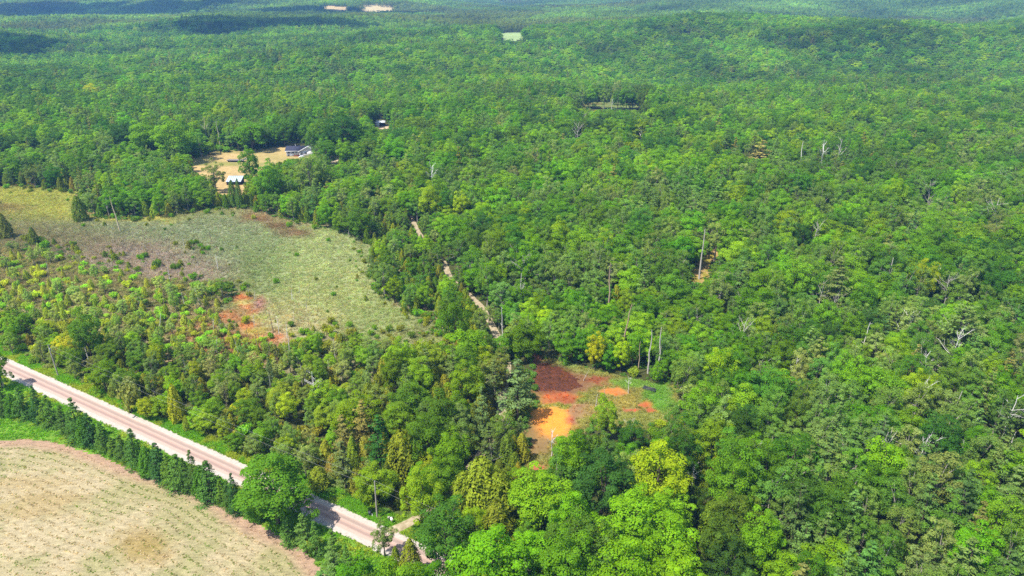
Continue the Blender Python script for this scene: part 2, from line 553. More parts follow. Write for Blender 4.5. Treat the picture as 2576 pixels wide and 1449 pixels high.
def scatter(name, meshes, pts, pick, rot, scl, tint, label, kind='stuff', tilt=None):
    """one object that draws many small or far copies with geometry nodes"""
    n = len(pts)
    me = bpy.data.meshes.new(name)
    me.vertices.add(n); me.vertices.foreach_set('co', np.asarray(pts, np.float32).ravel())
    def at(nm, ty, key, arr, dt=np.float32):
        a = me.attributes.new(nm, ty, 'POINT'); a.data.foreach_set(key, np.asarray(arr, dt).ravel())
    r3 = np.zeros((n, 3)); r3[:, 2] = rot
    if tilt is not None:
        r3[:, 0] = tilt
    at('pick', 'INT', 'value', pick, np.int32); at('turn', 'FLOAT_VECTOR', 'vector', r3)
    at('size', 'FLOAT_VECTOR', 'vector', scl); at('tint', 'FLOAT_VECTOR', 'vector', tint)
    c = bpy.data.collections.new(name + '_sources')
    for i, m in enumerate(meshes):
        c.objects.link(bpy.data.objects.new(f'{name}_source_{i:02d}', m))
    ng = bpy.data.node_groups.new(name + '_scatter', 'GeometryNodeTree')
    ng.interface.new_socket('Geometry', in_out='INPUT', socket_type='NodeSocketGeometry')
    ng.interface.new_socket('Geometry', in_out='OUTPUT', socket_type='NodeSocketGeometry')
    N, L = ng.nodes.new, ng.links.new
    gi = N('NodeGroupInput'); go = N('NodeGroupOutput')
    m2p = N('GeometryNodeMeshToPoints')
    ci = N('GeometryNodeCollectionInfo'); ci.inputs['Collection'].default_value = c
    ci.inputs['Separate Children'].default_value = True; ci.inputs['Reset Children'].default_value = True
    ip = N('GeometryNodeInstanceOnPoints'); ip.inputs['Pick Instance'].default_value = True
    def named(nm, ty):
        a = N('GeometryNodeInputNamedAttribute'); a.data_type = ty; a.inputs['Name'].default_value = nm
        return a.outputs['Attribute']
    L(gi.outputs[0], m2p.inputs['Mesh']); L(m2p.outputs[0], ip.inputs['Points'])
    L(ci.outputs[0], ip.inputs['Instance'])
    L(named('pick', 'INT'), ip.inputs['Instance Index'])
    e2r = N('FunctionNodeEulerToRotation'); L(named('turn', 'FLOAT_VECTOR'), e2r.inputs[0])
    L(e2r.outputs[0], ip.inputs['Rotation']); L(named('size', 'FLOAT_VECTOR'), ip.inputs['Scale'])
    L(ip.outputs[0], go.inputs[0])
    o = link(name, me, kind=kind, label=label)
    md = o.modifiers.new('scatter', 'NODES'); md.node_group = ng
    return o


def box_verts(x0, x1, y0, y1, z0, z1):
    V = np.array([(x0, y0, z0), (x1, y0, z0), (x1, y1, z0), (x0, y1, z0), (x0, y0, z1), (x1, y0, z1), (x1, y1, z1), (x0, y1, z1)], float)
    Q = np.array([(0, 3, 2, 1), (4, 5, 6, 7), (0, 1, 5, 4), (1, 2, 6, 5), (2, 3, 7, 6), (3, 0, 4, 7)])
    return V, Q


def part_box(name, b, mat, parent):
    V, Q = box_verts(*b)
    return link(name, mesh_from(name, V, Q, [mat]), parent)


def part_mesh(name, V, Q, mat, parent):
    return link(name, mesh_from(name, V, Q, [mat]), parent)


def thing(name, label, cat, loc, rz=0.0, group=None):
    o = bpy.data.objects.new(name, None)
    COL.objects.link(o)
    o.location = loc; o.rotation_euler = (0, 0, rz)
    o['label'] = label; o['category'] = cat
    if group: o['group'] = group
    return o

# ================================================================== THE SETTING
def gp(u, v):
    x, y, z = ground(np.array([float(u)]), np.array([float(v)]))
    return float(x[0]), float(y[0]), float(z[0])


def to_world(poly):
    u = np.array([p[0] for p in poly], float); v = np.array([p[1] for p in poly], float)
    x, y, z = ground(u, v)
    return list(zip(x.tolist(), y.tolist()))


# the road runs straight; measured from its far edge
ra = np.array(gp(30, 905)[:2]); rb = np.array(gp(955, 1318)[:2])
RD = (rb - ra) / np.linalg.norm(rb - ra)
RN = np.array([RD[1], -RD[0]])                    # towards the near side
if RN[1] > 0: RN = -RN
ROAD_W = 7.45


def road_coord(x, y):
    dx = np.asarray(x) - ra[0]; dy = np.asarray(y) - ra[1]
    return dx * RD[0] + dy * RD[1], dx * RN[0] + dy * RN[1]


TRAIL_IMG = [(965, 1343), (1010, 1326), (1075, 1290), (1130, 1240), (1190, 1170), (1238, 1100), (1262, 1050), (1264, 990), (1278, 930), (1272, 890), (1252, 850), (1238, 815), (1205, 765), (1180, 742), (1132, 700), (1118, 662), (1085, 625), (1056, 590), (1040, 560), (1030, 500), (1000, 455), (930, 432), (880, 425), (848, 408), (826, 388), (800, 380)]
TRAIL = to_world(TRAIL_IMG)
MARSH_IMG = [(-60, 462), (60, 462), (195, 478), (205, 540), (300, 552), (400, 545), (520, 520), (620, 522), (700, 545), (790, 565), (900, 592), (950, 620), (935, 670), (955, 735), (1030, 785), (1120, 820), (1170, 865), (1180, 905), (1110, 880), (1040, 862), (960, 862), (880, 850), (800, 842), (740, 880), (660, 868), (600, 850), (540, 830), (545, 770), (600, 735), (560, 715), (480, 712), (400, 705), (300, 690), (200, 668), (90, 640), (-60, 612)]
POND_IMG = [(1336, 880), (1420, 915), (1500, 930), (1600, 955), (1700, 972), (1712, 1030), (1660, 1085), (1600, 1085), (1550, 1080), (1490, 1075), (1440, 1110), (1400, 1130), (1372, 1205), (1325, 1205), (1318, 1100), (1335, 1010)]
CLEAR_IMG = [(470, 400), (530, 383), (600, 376), (720, 366), (835, 368), (860, 408), (800, 400), (738, 418), (668, 425), (650, 455), (622, 500), (540, 502), (520, 470), (500, 440), (478, 436)]
DIRT_IMG = [(1788, 618), (1812, 636), (1792, 668), (1772, 712), (1728, 715), (1748, 664)]
FIELD_IMG = [(-400, 1120), (-200, 1100), (0, 1106), (100, 1106), (200, 1126), (283, 1159), (367, 1196), (500, 1233), (567, 1276), (667, 1326), (767, 1383), (817, 1446)]
MEADOW_IMG = [[(1448, 259), (1500, 257), (1600, 260), (1640, 267), (1600, 275), (1500, 274), (1460, 268)], [(1380, 180), (1425, 177), (1418, 189), (1388, 191)]]
FARFIELD_IMG = [[(1246, 86), (1300, 82), (1345, 83), (1320, 98), (1308, 104), (1258, 104)], [(788, 19), (830, 15), (880, 18), (884, 27), (820, 27)], [(890, 20), (935, 16), (995, 20), (990, 29), (920, 30)], [(1712, 74), (1740, 72), (1738, 79), (1714, 80)]]
FIELD = to_world(FIELD_IMG) + [(-28, 78), (-60, 50), (-260, 40), (-330, 150)]


def blobs(u, v, base, lst, power=1.0):
    """blend of soft colour patches"""
    W = np.full(u.shape, 0.35); Cc = np.tile(np.asarray(base), (len(u), 1)) * W[:, None]
    for (cx, cy_, rx, ry, col) in lst:
        w = np.exp(-(((u - cx) / rx) ** 2 + ((v - cy_) / ry) ** 2) ** power) * 3.0
        Cc = Cc + w[:, None] * np.asarray(col); W = W + w
    return Cc / W[:, None]


MARSH_BLOBS = [
    (120, 490, 190, 26, A(176, 178, 90)), (250, 530, 150, 18, A(172, 172, 88)), (350, 552, 70, 7, A(200, 190, 70)),
    (420, 580, 190, 26, A(150, 158, 124)), (570, 615, 110, 45, A(154, 164, 126)), (330, 640, 160, 38, A(172, 156, 146)),
    (150, 610, 130, 30, A(142, 135, 104)), (420, 680, 130, 26, A(176, 160, 150)), (660, 660, 60, 60, A(134, 150, 96)),
    (800, 650, 110, 60, A(172, 182, 126)), (830, 740, 110, 60, A(174, 180, 120)), (760, 800, 90, 35, A(190, 180, 136)),
    (940, 790, 110, 40, A(160, 172, 108)), (1080, 840, 90, 40, A(154, 158, 104)), (690, 545, 60, 14, A(168, 152, 112)),
    (655, 552, 26, 9, A(150, 98, 76)), (700, 572, 32, 10, A(132, 84, 66)), (740, 590, 32, 10, A(145, 96, 76)), (60, 466, 90, 5, A(150, 112, 92)), (20, 520, 50, 8, A(150, 132, 96)),
    (596, 752, 20, 8, A(216, 134, 80)), (618, 772, 13, 7, A(214, 150, 104)), (640, 785, 14, 5, A(206, 132, 88)), (610, 764, 14, 5, A(196, 190, 110)), (648, 800, 16, 7, A(176, 178, 98)), (655, 765, 12, 14, A(190, 130, 130)), (575, 795, 26, 9, A(190, 132, 88)), (628, 815, 16, 12, A(225, 140, 85)),
    (640, 838, 18, 10, A(196, 182, 90)), (680, 848, 30, 8, A(212, 148, 112)), (720, 872, 26, 9, A(188, 144, 108)), (600, 845, 40, 12, A(160, 120, 84)),
    (560, 740, 24, 20, A(120, 128, 80)),
]


def marsh_colour(u, v, x, y):
    du = (fbm(x / 9, y / 9, 31) - 0.5) * 46; dv = (fbm(x / 9, y / 9, 32) - 0.5) * 18
    c = blobs(u + du, v + dv, A(150, 150, 100), MARSH_BLOBS)
    n = fbm(x / 5, y / 5, 33)[:, None]
    return c * (0.8 + 0.42 * n)


POND_BLOBS = [
    (1391, 1061, 40, 31, A(255, 154, 48, 1.6)), (1380, 1048, 28, 16, A(255, 148, 46, 1.6)), (1406, 998, 40, 12, A(206, 108, 56)), (1425, 1006, 24, 9, A(164, 84, 50)), (1390, 983, 40, 12, A(156, 88, 54)),
    (1385, 955, 44, 26, A(112, 66, 46)), (1372, 930, 30, 16, A(84, 54, 44)), (1440, 965, 40, 18, A(146, 98, 66)), (1345, 905, 14, 16, A(160, 92, 62)),
    (1543, 984, 22, 8, A(236, 138, 58)), (1565, 990, 14, 5, A(214, 140, 80)), (1502, 957, 26, 8, A(158, 78, 48)), (1632, 1016, 11, 8, A(224, 96, 50)), (1638, 1034, 13, 6, A(212, 98, 54)), (1588, 1030, 20, 5, A(198, 108, 68)),
    (1353, 1118, 18, 24, A(164, 128, 78)), (1353, 1180, 14, 10, A(200, 116, 74)), (1340, 1085, 16, 20, A(150, 120, 70)), (1460, 1035, 34, 16, A(176, 130, 92)), (1440, 1055, 16, 10, A(170, 90, 76)),
    (1430, 918, 28, 9, A(142, 156, 88)), (1460, 1000, 16, 12, A(140, 150, 70)), (1395, 1024, 34, 6, A(120, 148, 72)), (1500, 1045, 40, 18, A(160, 158, 84)), (1570, 1010, 30, 12, A(164, 150, 76)),
    (1660, 1000, 28, 30, A(112, 158, 58)), (1610, 962, 60, 10, A(124, 160, 66)), (1520, 935, 60, 8, A(150, 152, 84)), (1600, 1060, 60, 16, A(146, 150, 78)),
]


def pond_colour(u, v, x, y):
    du = (fbm(x / 3.2, y / 3.2, 41) - 0.5) * 38; dv = (fbm(x / 3.2, y / 3.2, 42) - 0.5) * 20
    c = blobs(u + du, v + dv, A(146, 142, 76), POND_BLOBS, 1.6)
    return c * (0.84 + 0.32 * fbm(x / 1.5, y / 1.5, 43)[:, None])


def grid_sheet(name, poly, res, z, colour_fn, mat, ragged=0.0, drape=False, smooth_z=None):
    """a ground sheet: cells of a fine grid that fall inside the outline, coloured per vertex"""
    P = np.array(poly); x0, y0 = P.min(0) - 2; x1, y1 = P.max(0) + 2
    nx, ny = int((x1 - x0) / res) + 2, int((y1 - y0) / res) + 2
    gx, gy = np.meshgrid(x0 + np.arange(nx) * res, y0 + np.arange(ny) * res)
    gx = gx.ravel(); gy = gy.ravel()
    cx = (gx + res / 2); cy_ = (gy + res / 2)
    jx = cx + ragged * (fbm(cx / 4, cy_ / 4, 51) - 0.5) * 2; jy = cy_ + ragged * (fbm(cx / 4, cy_ / 4, 52) - 0.5) * 2
    ok = inside(jx, jy, poly)
    i = np.arange(nx * ny); col_i = i % nx; row = i // nx
    ok &= (col_i < nx - 1) & (row < ny - 1)
    q0 = i[ok]
    Q = np.stack([q0, q0 + 1, q0 + 1 + nx, q0 + nx], 1)
    used = np.unique(Q); remap = np.full(nx * ny, -1); remap[used] = np.arange(len(used))
    X, Y = gx[used], gy[used]
    Z = (terrain(X, Y) if drape else 0) + z + np.zeros_like(X)
    if smooth_z is not None:
        Z = Z + smooth_z(X, Y)
    u, v, _ = project(X, Y, Z)
    me = mesh_from(name, np.stack([X, Y, Z], 1), remap[Q], [mat], colour=colour_fn(u, v, X, Y))
    me.polygons.foreach_set('use_smooth', np.ones(len(me.polygons), bool))
    return link(name, me, kind='structure')


# ---- the ground: one sheet to the horizon
def graded(lo, a, b, hi, step, grow=1.09):
    mid = list(np.arange(a, b, step))
    up = [mid[-1]]; d = step
    while up[-1] < hi:
        d *= grow; up.append(up[-1] + d)
    dn = [mid[0]]; d = step
    while dn[-1] > lo:
        d *= grow; dn.append(dn[-1] - d)
    return np.array(sorted(set(dn[1:] + mid + up[1:])))


gxs = graded(-9000, -340, 340, 9000, 5.0); gys = graded(-500, 40, 1500, 11000, 6.5, 1.06)
GX, GY = np.meshgrid(gxs, gys); GX = GX.ravel(); GY = GY.ravel()
GZ = terrain(GX, GY)
along_r, across_r = road_coord(GX, GY)
litter = np.tile(A(92, 96, 52), (len(GX), 1)) * (0.7 + 0.6 * fbm(GX / 14, GY / 14, 61)[:, None])
green = np.tile(A(128, 170, 56), (len(GX), 1)) * (0.8 + 0.4 * fbm(GX / 6, GY / 6, 62)[:, None])
near_road = ((across_r > -5) & (across_r < 40) & (GX < 20))[:, None]
gcol = np.where(near_road, green, litter)
nx = len(gxs); ny = len(gys)
ii = np.arange(nx * ny).reshape(ny, nx)
Qg = np.stack([ii[:-1, :-1].ravel(), ii[:-1, 1:].ravel(), ii[1:, 1:].ravel(), ii[1:, :-1].ravel()], 1)
M_GROUND = colour_sheet_material('forest_floor', 0.95, 0.05, 0.3, (0.2, 1.4), 0.6)
gm = mesh_from('ground', np.stack([GX, GY, GZ], 1), Qg, [M_GROUND], colour=gcol)
gm.polygons.foreach_set('use_smooth', np.ones(len(gm.polygons), bool))
link('ground', gm, kind='structure')


# ---- the road: gravel shoulders and a tan driven surface with tyre tracks
def strip(name, edges, z, mat, a0, a1, step, wob=0.0, crown=None, seed=0):
    n = int((a1 - a0) / step) + 1
    s = a0 + np.arange(n) * step
    V = []; Co = []
    k = len(edges)
    for j, e in enumerate(edges):
        w = wob * (fbm(s / 2.5, s * 0 + j, 71 + seed) - 0.5) * 2 if j in (0, k - 1) else 0
        p = ra[None] + s[:, None] * RD + (e + w)[:, None] * RN if wob and j in (0, k - 1) else ra[None] + s[:, None] * RD + e * RN
        zz = np.full(n, z + (crown[j] if crown else 0))
        V.append(np.column_stack([p, zz])); Co.append(np.tile([e, 0, 0], (n, 1)))
    V = np.stack(V, 1).reshape(-1, 3); Co = np.stack(Co, 1).reshape(-1, 3)
    i = np.arange(n * k).reshape(n, k)
    Q = np.stack([i[:-1, :-1].ravel(), i[1:, :-1].ravel(), i[1:, 1:].ravel(), i[:-1, 1:].ravel()], 1)
    me = mesh_from(name, V, Q, [mat], colour=Co)
    return link(name, me, kind='structure')


def road_material():
    m, nt, out = new_mat('packed_gravel_road')
    N, L = nt.nodes.new, nt.links.new
    a = N('ShaderNodeAttribute'); a.attribute_name = 'colour'
    sx = N('ShaderNodeSeparateXYZ'); L(a.outputs['Vector'], sx.inputs[0])
    g = N('ShaderNodeNewGeometry')
    n1 = N('ShaderNodeTexNoise'); n1.inputs['Scale'].default_value = 0.25; n1.inputs['Detail'].default_value = 4
    n2 = N('ShaderNodeTexNoise'); n2.inputs['Scale'].default_value = 6.0; n2.inputs['Detail'].default_value = 6
    L(g.outputs['Position'], n1.inputs['Vector']); L(g.outputs['Position'], n2.inputs['Vector'])
    ad = N('ShaderNodeMath'); ad.operation = 'MULTIPLY_ADD'; L(n1.outputs['Fac'], ad.inputs[0]); ad.inputs[1].default_value = 0.5; L(sx.outputs[0], ad.inputs[2])
    mr = N('ShaderNodeMapRange'); L(ad.outputs[0], mr.inputs['Value'])
    mr.inputs['From Min'].default_value = 1.62 + 0.25; mr.inputs['From Max'].default_value = 5.9 + 0.25
    r = N('ShaderNodeValToRGB'); L(mr.outputs[0], r.inputs[0])
    tan_, dark = A(222, 196, 178), A(194, 168, 154)
    el = r.color_ramp.elements
    el[0].position = 0.0; el[0].color = rgba(A(240, 218, 202)); el[1].position = 1.0; el[1].color = rgba(A(236, 212, 196))
    for p, c in ((0.07, tan_), (0.2, dark), (0.3, dark), (0.38, tan_), (0.50, A(222, 184, 166)), (0.58, dark), (0.68, A(192, 160, 148)), (0.78, tan_), (0.93, tan_)):
        e = el.new(p); e.color = rgba(c)
    mr2 = N('ShaderNodeMapRange'); L(n2.outputs['Fac'], mr2.inputs['Value'])
    mr2.inputs['From Min'].default_value = 0.3; mr2.inputs['From Max'].default_value = 0.7; mr2.inputs['To Min'].default_value = 0.86; mr2.inputs['To Max'].default_value = 1.12
    mu = N('ShaderNodeVectorMath'); mu.operation = 'SCALE'; L(r.outputs[0], mu.inputs[0]); L(mr2.outputs[0], mu.inputs['Scale'])
    p = N('ShaderNodeBsdfPrincipled'); p.inputs['Roughness'].default_value = 0.9; p.inputs['Specular IOR Level'].default_value = 0.15
    L(mu.outputs[0], p.inputs['Base Color']); L(p.outputs[0], out.inputs['Surface'])
    return m


M_SHOULDER = flat_material('crushed_stone', A(238, 226, 212, 2.25), 0.95, 0.1, 0.25, 1.2, bump=0.3)
M_ROAD = road_material()
strip('road_shoulder', [0.0, 1.62, 5.9, ROAD_W], 0.03, M_SHOULDER, -360, 270, 0.7, 0.38, [0, 0.05, 0.05, 0])
strip('road', [1.55, 2.3, 3.1, 3.76, 4.4, 5.2, 5.97], 0.085, M_ROAD, -360, 270, 2.0, 0.16, [0, 0.02, 0.035, 0.04, 0.035, 0.02, 0], 5)

# ---- the field with its stubble
M_FIELD = colour_sheet_material('stubble_field', 0.95, 0.05, 0.30, (0.55, 2.6), 0.7, (1.0, 2.6, 1), math.atan2(RD[1], RD[0]) + 0.25)


FIELD_EDGE = to_world(FIELD_IMG)


def field_colour(u, v, x, y):
    d = seg_dist(x, y, FIELD_EDGE)
    straw = A(212, 194, 152); pink = A(202, 168, 138); gr = A(152, 156, 86)
    n = fbm(x / 9, y / 9, 81); n2 = fbm(x / 2.2, y / 2.2, 82)
    t = smooth(0.3, 0.68, n * 0.7 + n2 * 0.3)[:, None]
    c = straw * (1 - t * 0.5) + gr * t * 0.5
    e = (1 - smooth(1.6, 5.5, d + (n - 0.5) * 3))[:, None]
    c = c * (1 - e) + pink * e
    och = blobs(u + (n2 - 0.5) * 60, v + (n2 - 0.5) * 30, np.zeros(3), [(360, 1375, 42, 26, np.ones(3)), (130, 1255, 60, 12, np.ones(3) * 0.7), (60, 1215, 80, 10, np.ones(3) * 0.5), (80, 1285, 60, 12, np.ones(3) * 0.6)])[:, :1]
    c = c * (1 - och * 0.75) + A(172, 142, 66) * och * 0.75
    return c * (0.85 + 0.3 * fbm(x / 1.4, y / 1.4, 83)[:, None])


grid_sheet('field', FIELD, 0.9, 0.02, field_colour, M_FIELD, 1.0)

# ---- marsh, pond, clearing, trail, dirt cut, far fields
M_MARSH = colour_sheet_material('marsh_mat', 0.95, 0.05, 0.28, (0.6, 2.8), 0.7)
MARSH = to_world(MARSH_IMG)
marsh_wide = to_world([(-60, 455), (60, 455), (200, 470), (300, 540), (520, 512), (640, 516), (800, 555), (960, 600), (1000, 660), (1040, 740), (1190, 850), (1230, 930), (1100, 960), (900, 960), (700, 960), (500, 940), (250, 860), (-60, 760)])
brush_floor = A(158, 150, 106)
MARSH_A = np.array(MARSH)


def marsh_sheet_colour(u, v, x, y):
    c = marsh_colour(u, v, x, y)
    ins = inside(u + (fbm(x / 6, y / 6, 35) - 0.5) * 40, v + (fbm(x / 6, y / 6, 36) - 0.5) * 22, MARSH_IMG)[:, None]
    red = blobs(u, v, np.zeros(3), [(600, 850, 90, 40, np.ones(3)), (470, 900, 70, 16, np.ones(3) * 0.4)])[:, :1]
    b = brush_floor * (1 - 0.7 * red) + A(188, 126, 88) * 0.7 * red
    return np.where(ins, c, b * (0.75 + 0.5 * fbm(x / 4, y / 4, 37)[:, None]))


grid_sheet('marsh', marsh_wide, 1.3, 0.03, marsh_sheet_colour, M_MARSH, 2.0)
M_MUD = colour_sheet_material('iron_stained_mud', 0.75, 0.25, 0.16, (0.9, 3.5), 0.4)
POND = to_world(POND_IMG)
grid_sheet('mud_flat', POND, 0.5, 0.034, pond_colour, M_MUD, 1.4)


def water_material(name, c1, c2, rough):
    m, nt, out = new_mat(name)
    N, L = nt.nodes.new, nt.links.new
    g = N('ShaderNodeNewGeometry'); no = N('ShaderNodeTexNoise'); no.inputs['Scale'].default_value = 0.55; no.inputs['Detail'].default_value = 7; no.inputs['Roughness'].default_value = 0.7
    L(g.outputs['Position'], no.inputs['Vector'])
    r = N('ShaderNodeValToRGB'); L(no.outputs['Fac'], r.inputs[0])
    r.color_ramp.elements[0].position = 0.36; r.color_ramp.elements[0].color = rgba(c1)
    r.color_ramp.elements[1].position = 0.62; r.color_ramp.elements[1].color = rgba(c2)
    p = N('ShaderNodeBsdfPrincipled'); p.inputs['Roughness'].default_value = rough; p.inputs['IOR'].default_value = 1.33
    p.inputs['Specular IOR Level'].default_value = 0.4
    L(r.outputs[0], p.inputs['Base Color'])
    b = N('ShaderNodeBump'); b.inputs['Strength'].default_value = 0.12; L(no.outputs['Fac'], b.inputs['Height']); L(b.outputs[0], p.inputs['Normal'])
    L(p.outputs[0], out.inputs['Surface'])
    return m


M_WATER = water_material('tannin_water', A(78, 48, 38), A(128, 74, 48), 0.4)
grid_sheet('pond_water', to_world([(1346, 915), (1380, 918), (1420, 925), (1452, 950), (1466, 972), (1440, 985), (1400, 980), (1360, 986), (1340, 985)]), 0.5, 0.042, lambda u, v, x, y: np.ones((len(x), 3)), M_WATER, 2.2)
M_HAY = colour_sheet_material('mown_hay', 0.95, 0.05, 0.22, (0.25, 1.6), 0.4)
CLEAR = to_world(CLEAR_IMG)


def hay_colour(u, v, x, y):
    n = fbm(x / 12, y / 12, 91); n2 = fbm(x / 4, y / 4, 92)
    c = A(214, 184, 124)[None] * (0.86 + 0.3 * n[:, None])
    gz = blobs(u, v, np.zeros(3), [(560, 412, 90, 3, np.ones(3)), (600, 413, 60, 3, np.ones(3)), (500, 405, 30, 5, np.ones(3) * 0.8), (600, 380, 60, 4, np.ones(3) * 0.7), (690, 395, 20, 6, np.ones(3) * 0.5), (730, 410, 30, 8, np.ones(3) * 0.7), (640, 450, 14, 40, np.ones(3) * 0.8)])[:, :1]
    return c * (1 - gz * 0.8) + A(150, 156, 74) * gz * 0.8 * (0.8 + 0.4 * n2[:, None])


grid_sheet('hay_clearing', CLEAR, 1.5, 0.03, hay_colour, M_HAY, 2.5)


def path_strip(name, line, w, z, mat, seed=0):
    pts = []
    for (x1, y1), (x2, y2) in zip(line[:-1], line[1:]):
        k = max(2, int(math.hypot(x2 - x1, y2 - y1) / 2.5))
        for t in range(k):
            pts.append((x1 + (x2 - x1) * t / k, y1 + (y2 - y1) * t / k))
    pts = np.array(pts)
    for _ in range(4):
        pts[1:-1] = (pts[:-2] + 2 * pts[1:-1] + pts[2:]) / 4
    d = unit(np.gradient(pts, axis=0)); n = np.stack([-d[:, 1], d[:, 0]], 1)
    s = np.arange(len(pts))
    wl = w * (0.75 + 0.5 * fbm(s / 3, s * 0, 101 + seed))[:, None]; wr = w * (0.75 + 0.5 * fbm(s / 3, s * 0 + 9, 102 + seed))[:, None]
    V = np.stack([np.column_stack([pts + n * wl / 2, np.full(len(s), z)]), np.column_stack([pts, np.full(len(s), z + 0.02)]), np.column_stack([pts - n * wr / 2, np.full(len(s), z)])], 1).reshape(-1, 3)
    i = np.arange(len(s) * 3).reshape(-1, 3)
    Q = np.stack([i[:-1, 1:].ravel(), i[1:, 1:].ravel(), i[1:, :-1].ravel(), i[:-1, :-1].ravel()], 1)
    return link(name, mesh_from(name, V, Q, [mat]), kind='structure')


M_TRAIL = flat_material('trail_gravel', A(226, 208, 176), 0.95, 0.1, 0.4, 0.8, col2=A(168, 150, 110), bump=0.3)
path_strip('trail', TRAIL, 2.6, 0.055, M_TRAIL)
M_DIRT = colour_sheet_material('sandy_cut', 0.95, 0.05, 0.3, (0.6, 2.5), 0.8)
grid_sheet('dirt_cut', to_world(DIRT_IMG), 0.8, 0.05, lambda u, v, x, y: (A(206, 172, 112)[None] * (1 - smooth(0.45, 0.6, fbm(x / 3, y / 3, 111))[:, None]) + A(168, 156, 62)[None] * smooth(0.45, 0.6, fbm(x / 3, y / 3, 111))[:, None]), M_DIRT, 1.5, True)
for k, (pl, c) in enumerate(zip(FARFIELD_IMG, [A(176, 200, 130), A(214, 186, 132), A(226, 204, 150), A(186, 200, 130)])):
    W_ = to_world(pl)
    grid_sheet('far_field', W_, 12.0, 0.9, lambda u, v, x, y, c=c: c[None] * (0.85 + 0.3 * fbm(x / 40, y / 40, 121)[:, None]), M_HAY, 6.0, True)
for pl in MEADOW_IMG:
    grid_sheet('meadow', to_world(pl), 3.0, 0.5, lambda u, v, x, y: A(132, 146, 78)[None] * (0.8 + 0.4 * fbm(x / 10, y / 10, 131)[:, None]) * np.where(fbm(x / 14, y / 6, 132)[:, None] > 0.56, np.array([[0.85, 0.6, 0.6]]), 1.0), M_MARSH, 4.0, True)

# ================================================================== TREES
ROAD_VIS = [(-60, 850), (0, 878), (150, 945), (327, 1028), (500, 1105), (650, 1168), (800, 1238), (955, 1303), (1000, 1276), (1050, 1280), (1060, 1296), (1036, 1322), (995, 1350), (935, 1390), (859, 1345), (560, 1208), (293, 1096), (30, 985), (-60, 950)]
POND_VIS = [(1340, 892), (1420, 920), (1500, 936), (1600, 960), (1690, 980), (1672, 1050), (1610, 1062), (1560, 1055), (1490, 1052), (1435, 1088), (1400, 1108), (1366, 1185), (1340, 1185), (1336, 1100), (1346, 1040), (1350, 1010)]
CLEAR_VIS = [(482, 402), (540, 386), (600, 380), (720, 371), (722, 398), (668, 416), (652, 440), (622, 440), (610, 486), (548, 486), (540, 455), (500, 436), (484, 430)]
MARSH_VIS = [(-60, 470), (60, 470), (190, 484), (205, 545), (300, 556), (400, 549), (520, 526), (620, 528), (700, 550), (790, 570), (890, 598), (930, 625), (915, 670), (935, 735), (1010, 785), (1100, 822), (1150, 868), (1040, 850), (960, 848), (880, 838), (800, 830), (735, 850), (690, 862), (640, 845), (600, 828), (556, 818), (560, 780), (590, 745), (620, 735), (560, 700), (480, 700), (400, 694), (300, 672), (200, 640), (90, 610), (-60, 590)]
OPEN = [ROAD_VIS, POND_VIS, CLEAR_VIS, MARSH_VIS] + MEADOW_IMG + FARFIELD_IMG + [
    [(1786, 615), (1808, 634), (1788, 668), (1766, 708), (1734, 708), (1750, 664)],
    [(1031, 505), (1037, 505), (1044, 552), (1038, 552)], [(1038, 556), (1048, 556), (1060, 588), (1050, 590)], [(1112, 656), (1126, 656), (1138, 698), (1126, 698)], [(1188, 746), (1198, 746), (1218, 772), (1208, 774)],
    [(1235, 812), (1249, 812), (1259, 852), (1242, 852)], [(1270, 895), (1280, 895), (1283, 922), (1275, 924)], [(1260, 980), (1270, 980), (1268, 1000), (1258, 1000)],
    [(818, 381), (850, 400), (852, 413), (836, 413)], [(716, 361), (786, 361), (782, 394), (716, 399)], [(938, 294), (972, 294), (977, 323), (938, 320)]]

PAL = {  # sunlit look of each kind: (colour word, sRGB in sun, weight)
    'maple_tree': [('mid-green', (104, 164, 44), 4), ('deep green', (84, 142, 42), 3), ('light green', (120, 172, 46), 2.6), ('lime-green', (140, 184, 44), 0.08)],
    'oak_tree': [('dark green', (80, 132, 46), 3), ('very dark green', (68, 116, 48), 2), ('mossy dark green', (90, 136, 48), 2)],
    'ash_tree': [('grey-green', (108, 150, 70), 3), ('soft green', (98, 148, 56), 3), ('pale grey-green', (128, 164, 88), 0.9)],
    'cedar_tree': [('olive', (124, 144, 56), 3), ('dark olive', (102, 128, 50), 3), ('yellowish olive', (142, 154, 60), 2), ('brownish olive', (132, 134, 68), 0.8)],
    'pine_tree': [('grey-green', (102, 142, 70), 3), ('blue-green', (88, 130, 64), 3), ('tawny green', (124, 140, 70), 1)],
    'spruce_tree': [('dark green', (76, 118, 52), 3), ('blackish green', (64, 104, 46), 2), ('mid-green', (90, 134, 54), 1)],
    'shrub': [('bright green', (118, 172, 54), 3), ('olive', (134, 148, 62), 2), ('yellow-green', (156, 178, 56), 1), ('dull green', (106, 144, 60), 2)],
}
SIZES = {  # height range, radius range
    'maple_tree': ((14, 21), (4.8, 7.8)), 'oak_tree': ((15, 21), (5.4, 8.0)), 'ash_tree': ((14, 20), (4.0, 6.0)), 'cedar_tree': ((7.5, 12), (2.1, 3.3)),
    'pine_tree': ((16, 24), (3.8, 5.4)), 'spruce_tree': ((8, 11), (2.3, 3.1)), 'shrub': ((1.8, 3.6), (1.4, 2.6)),
}
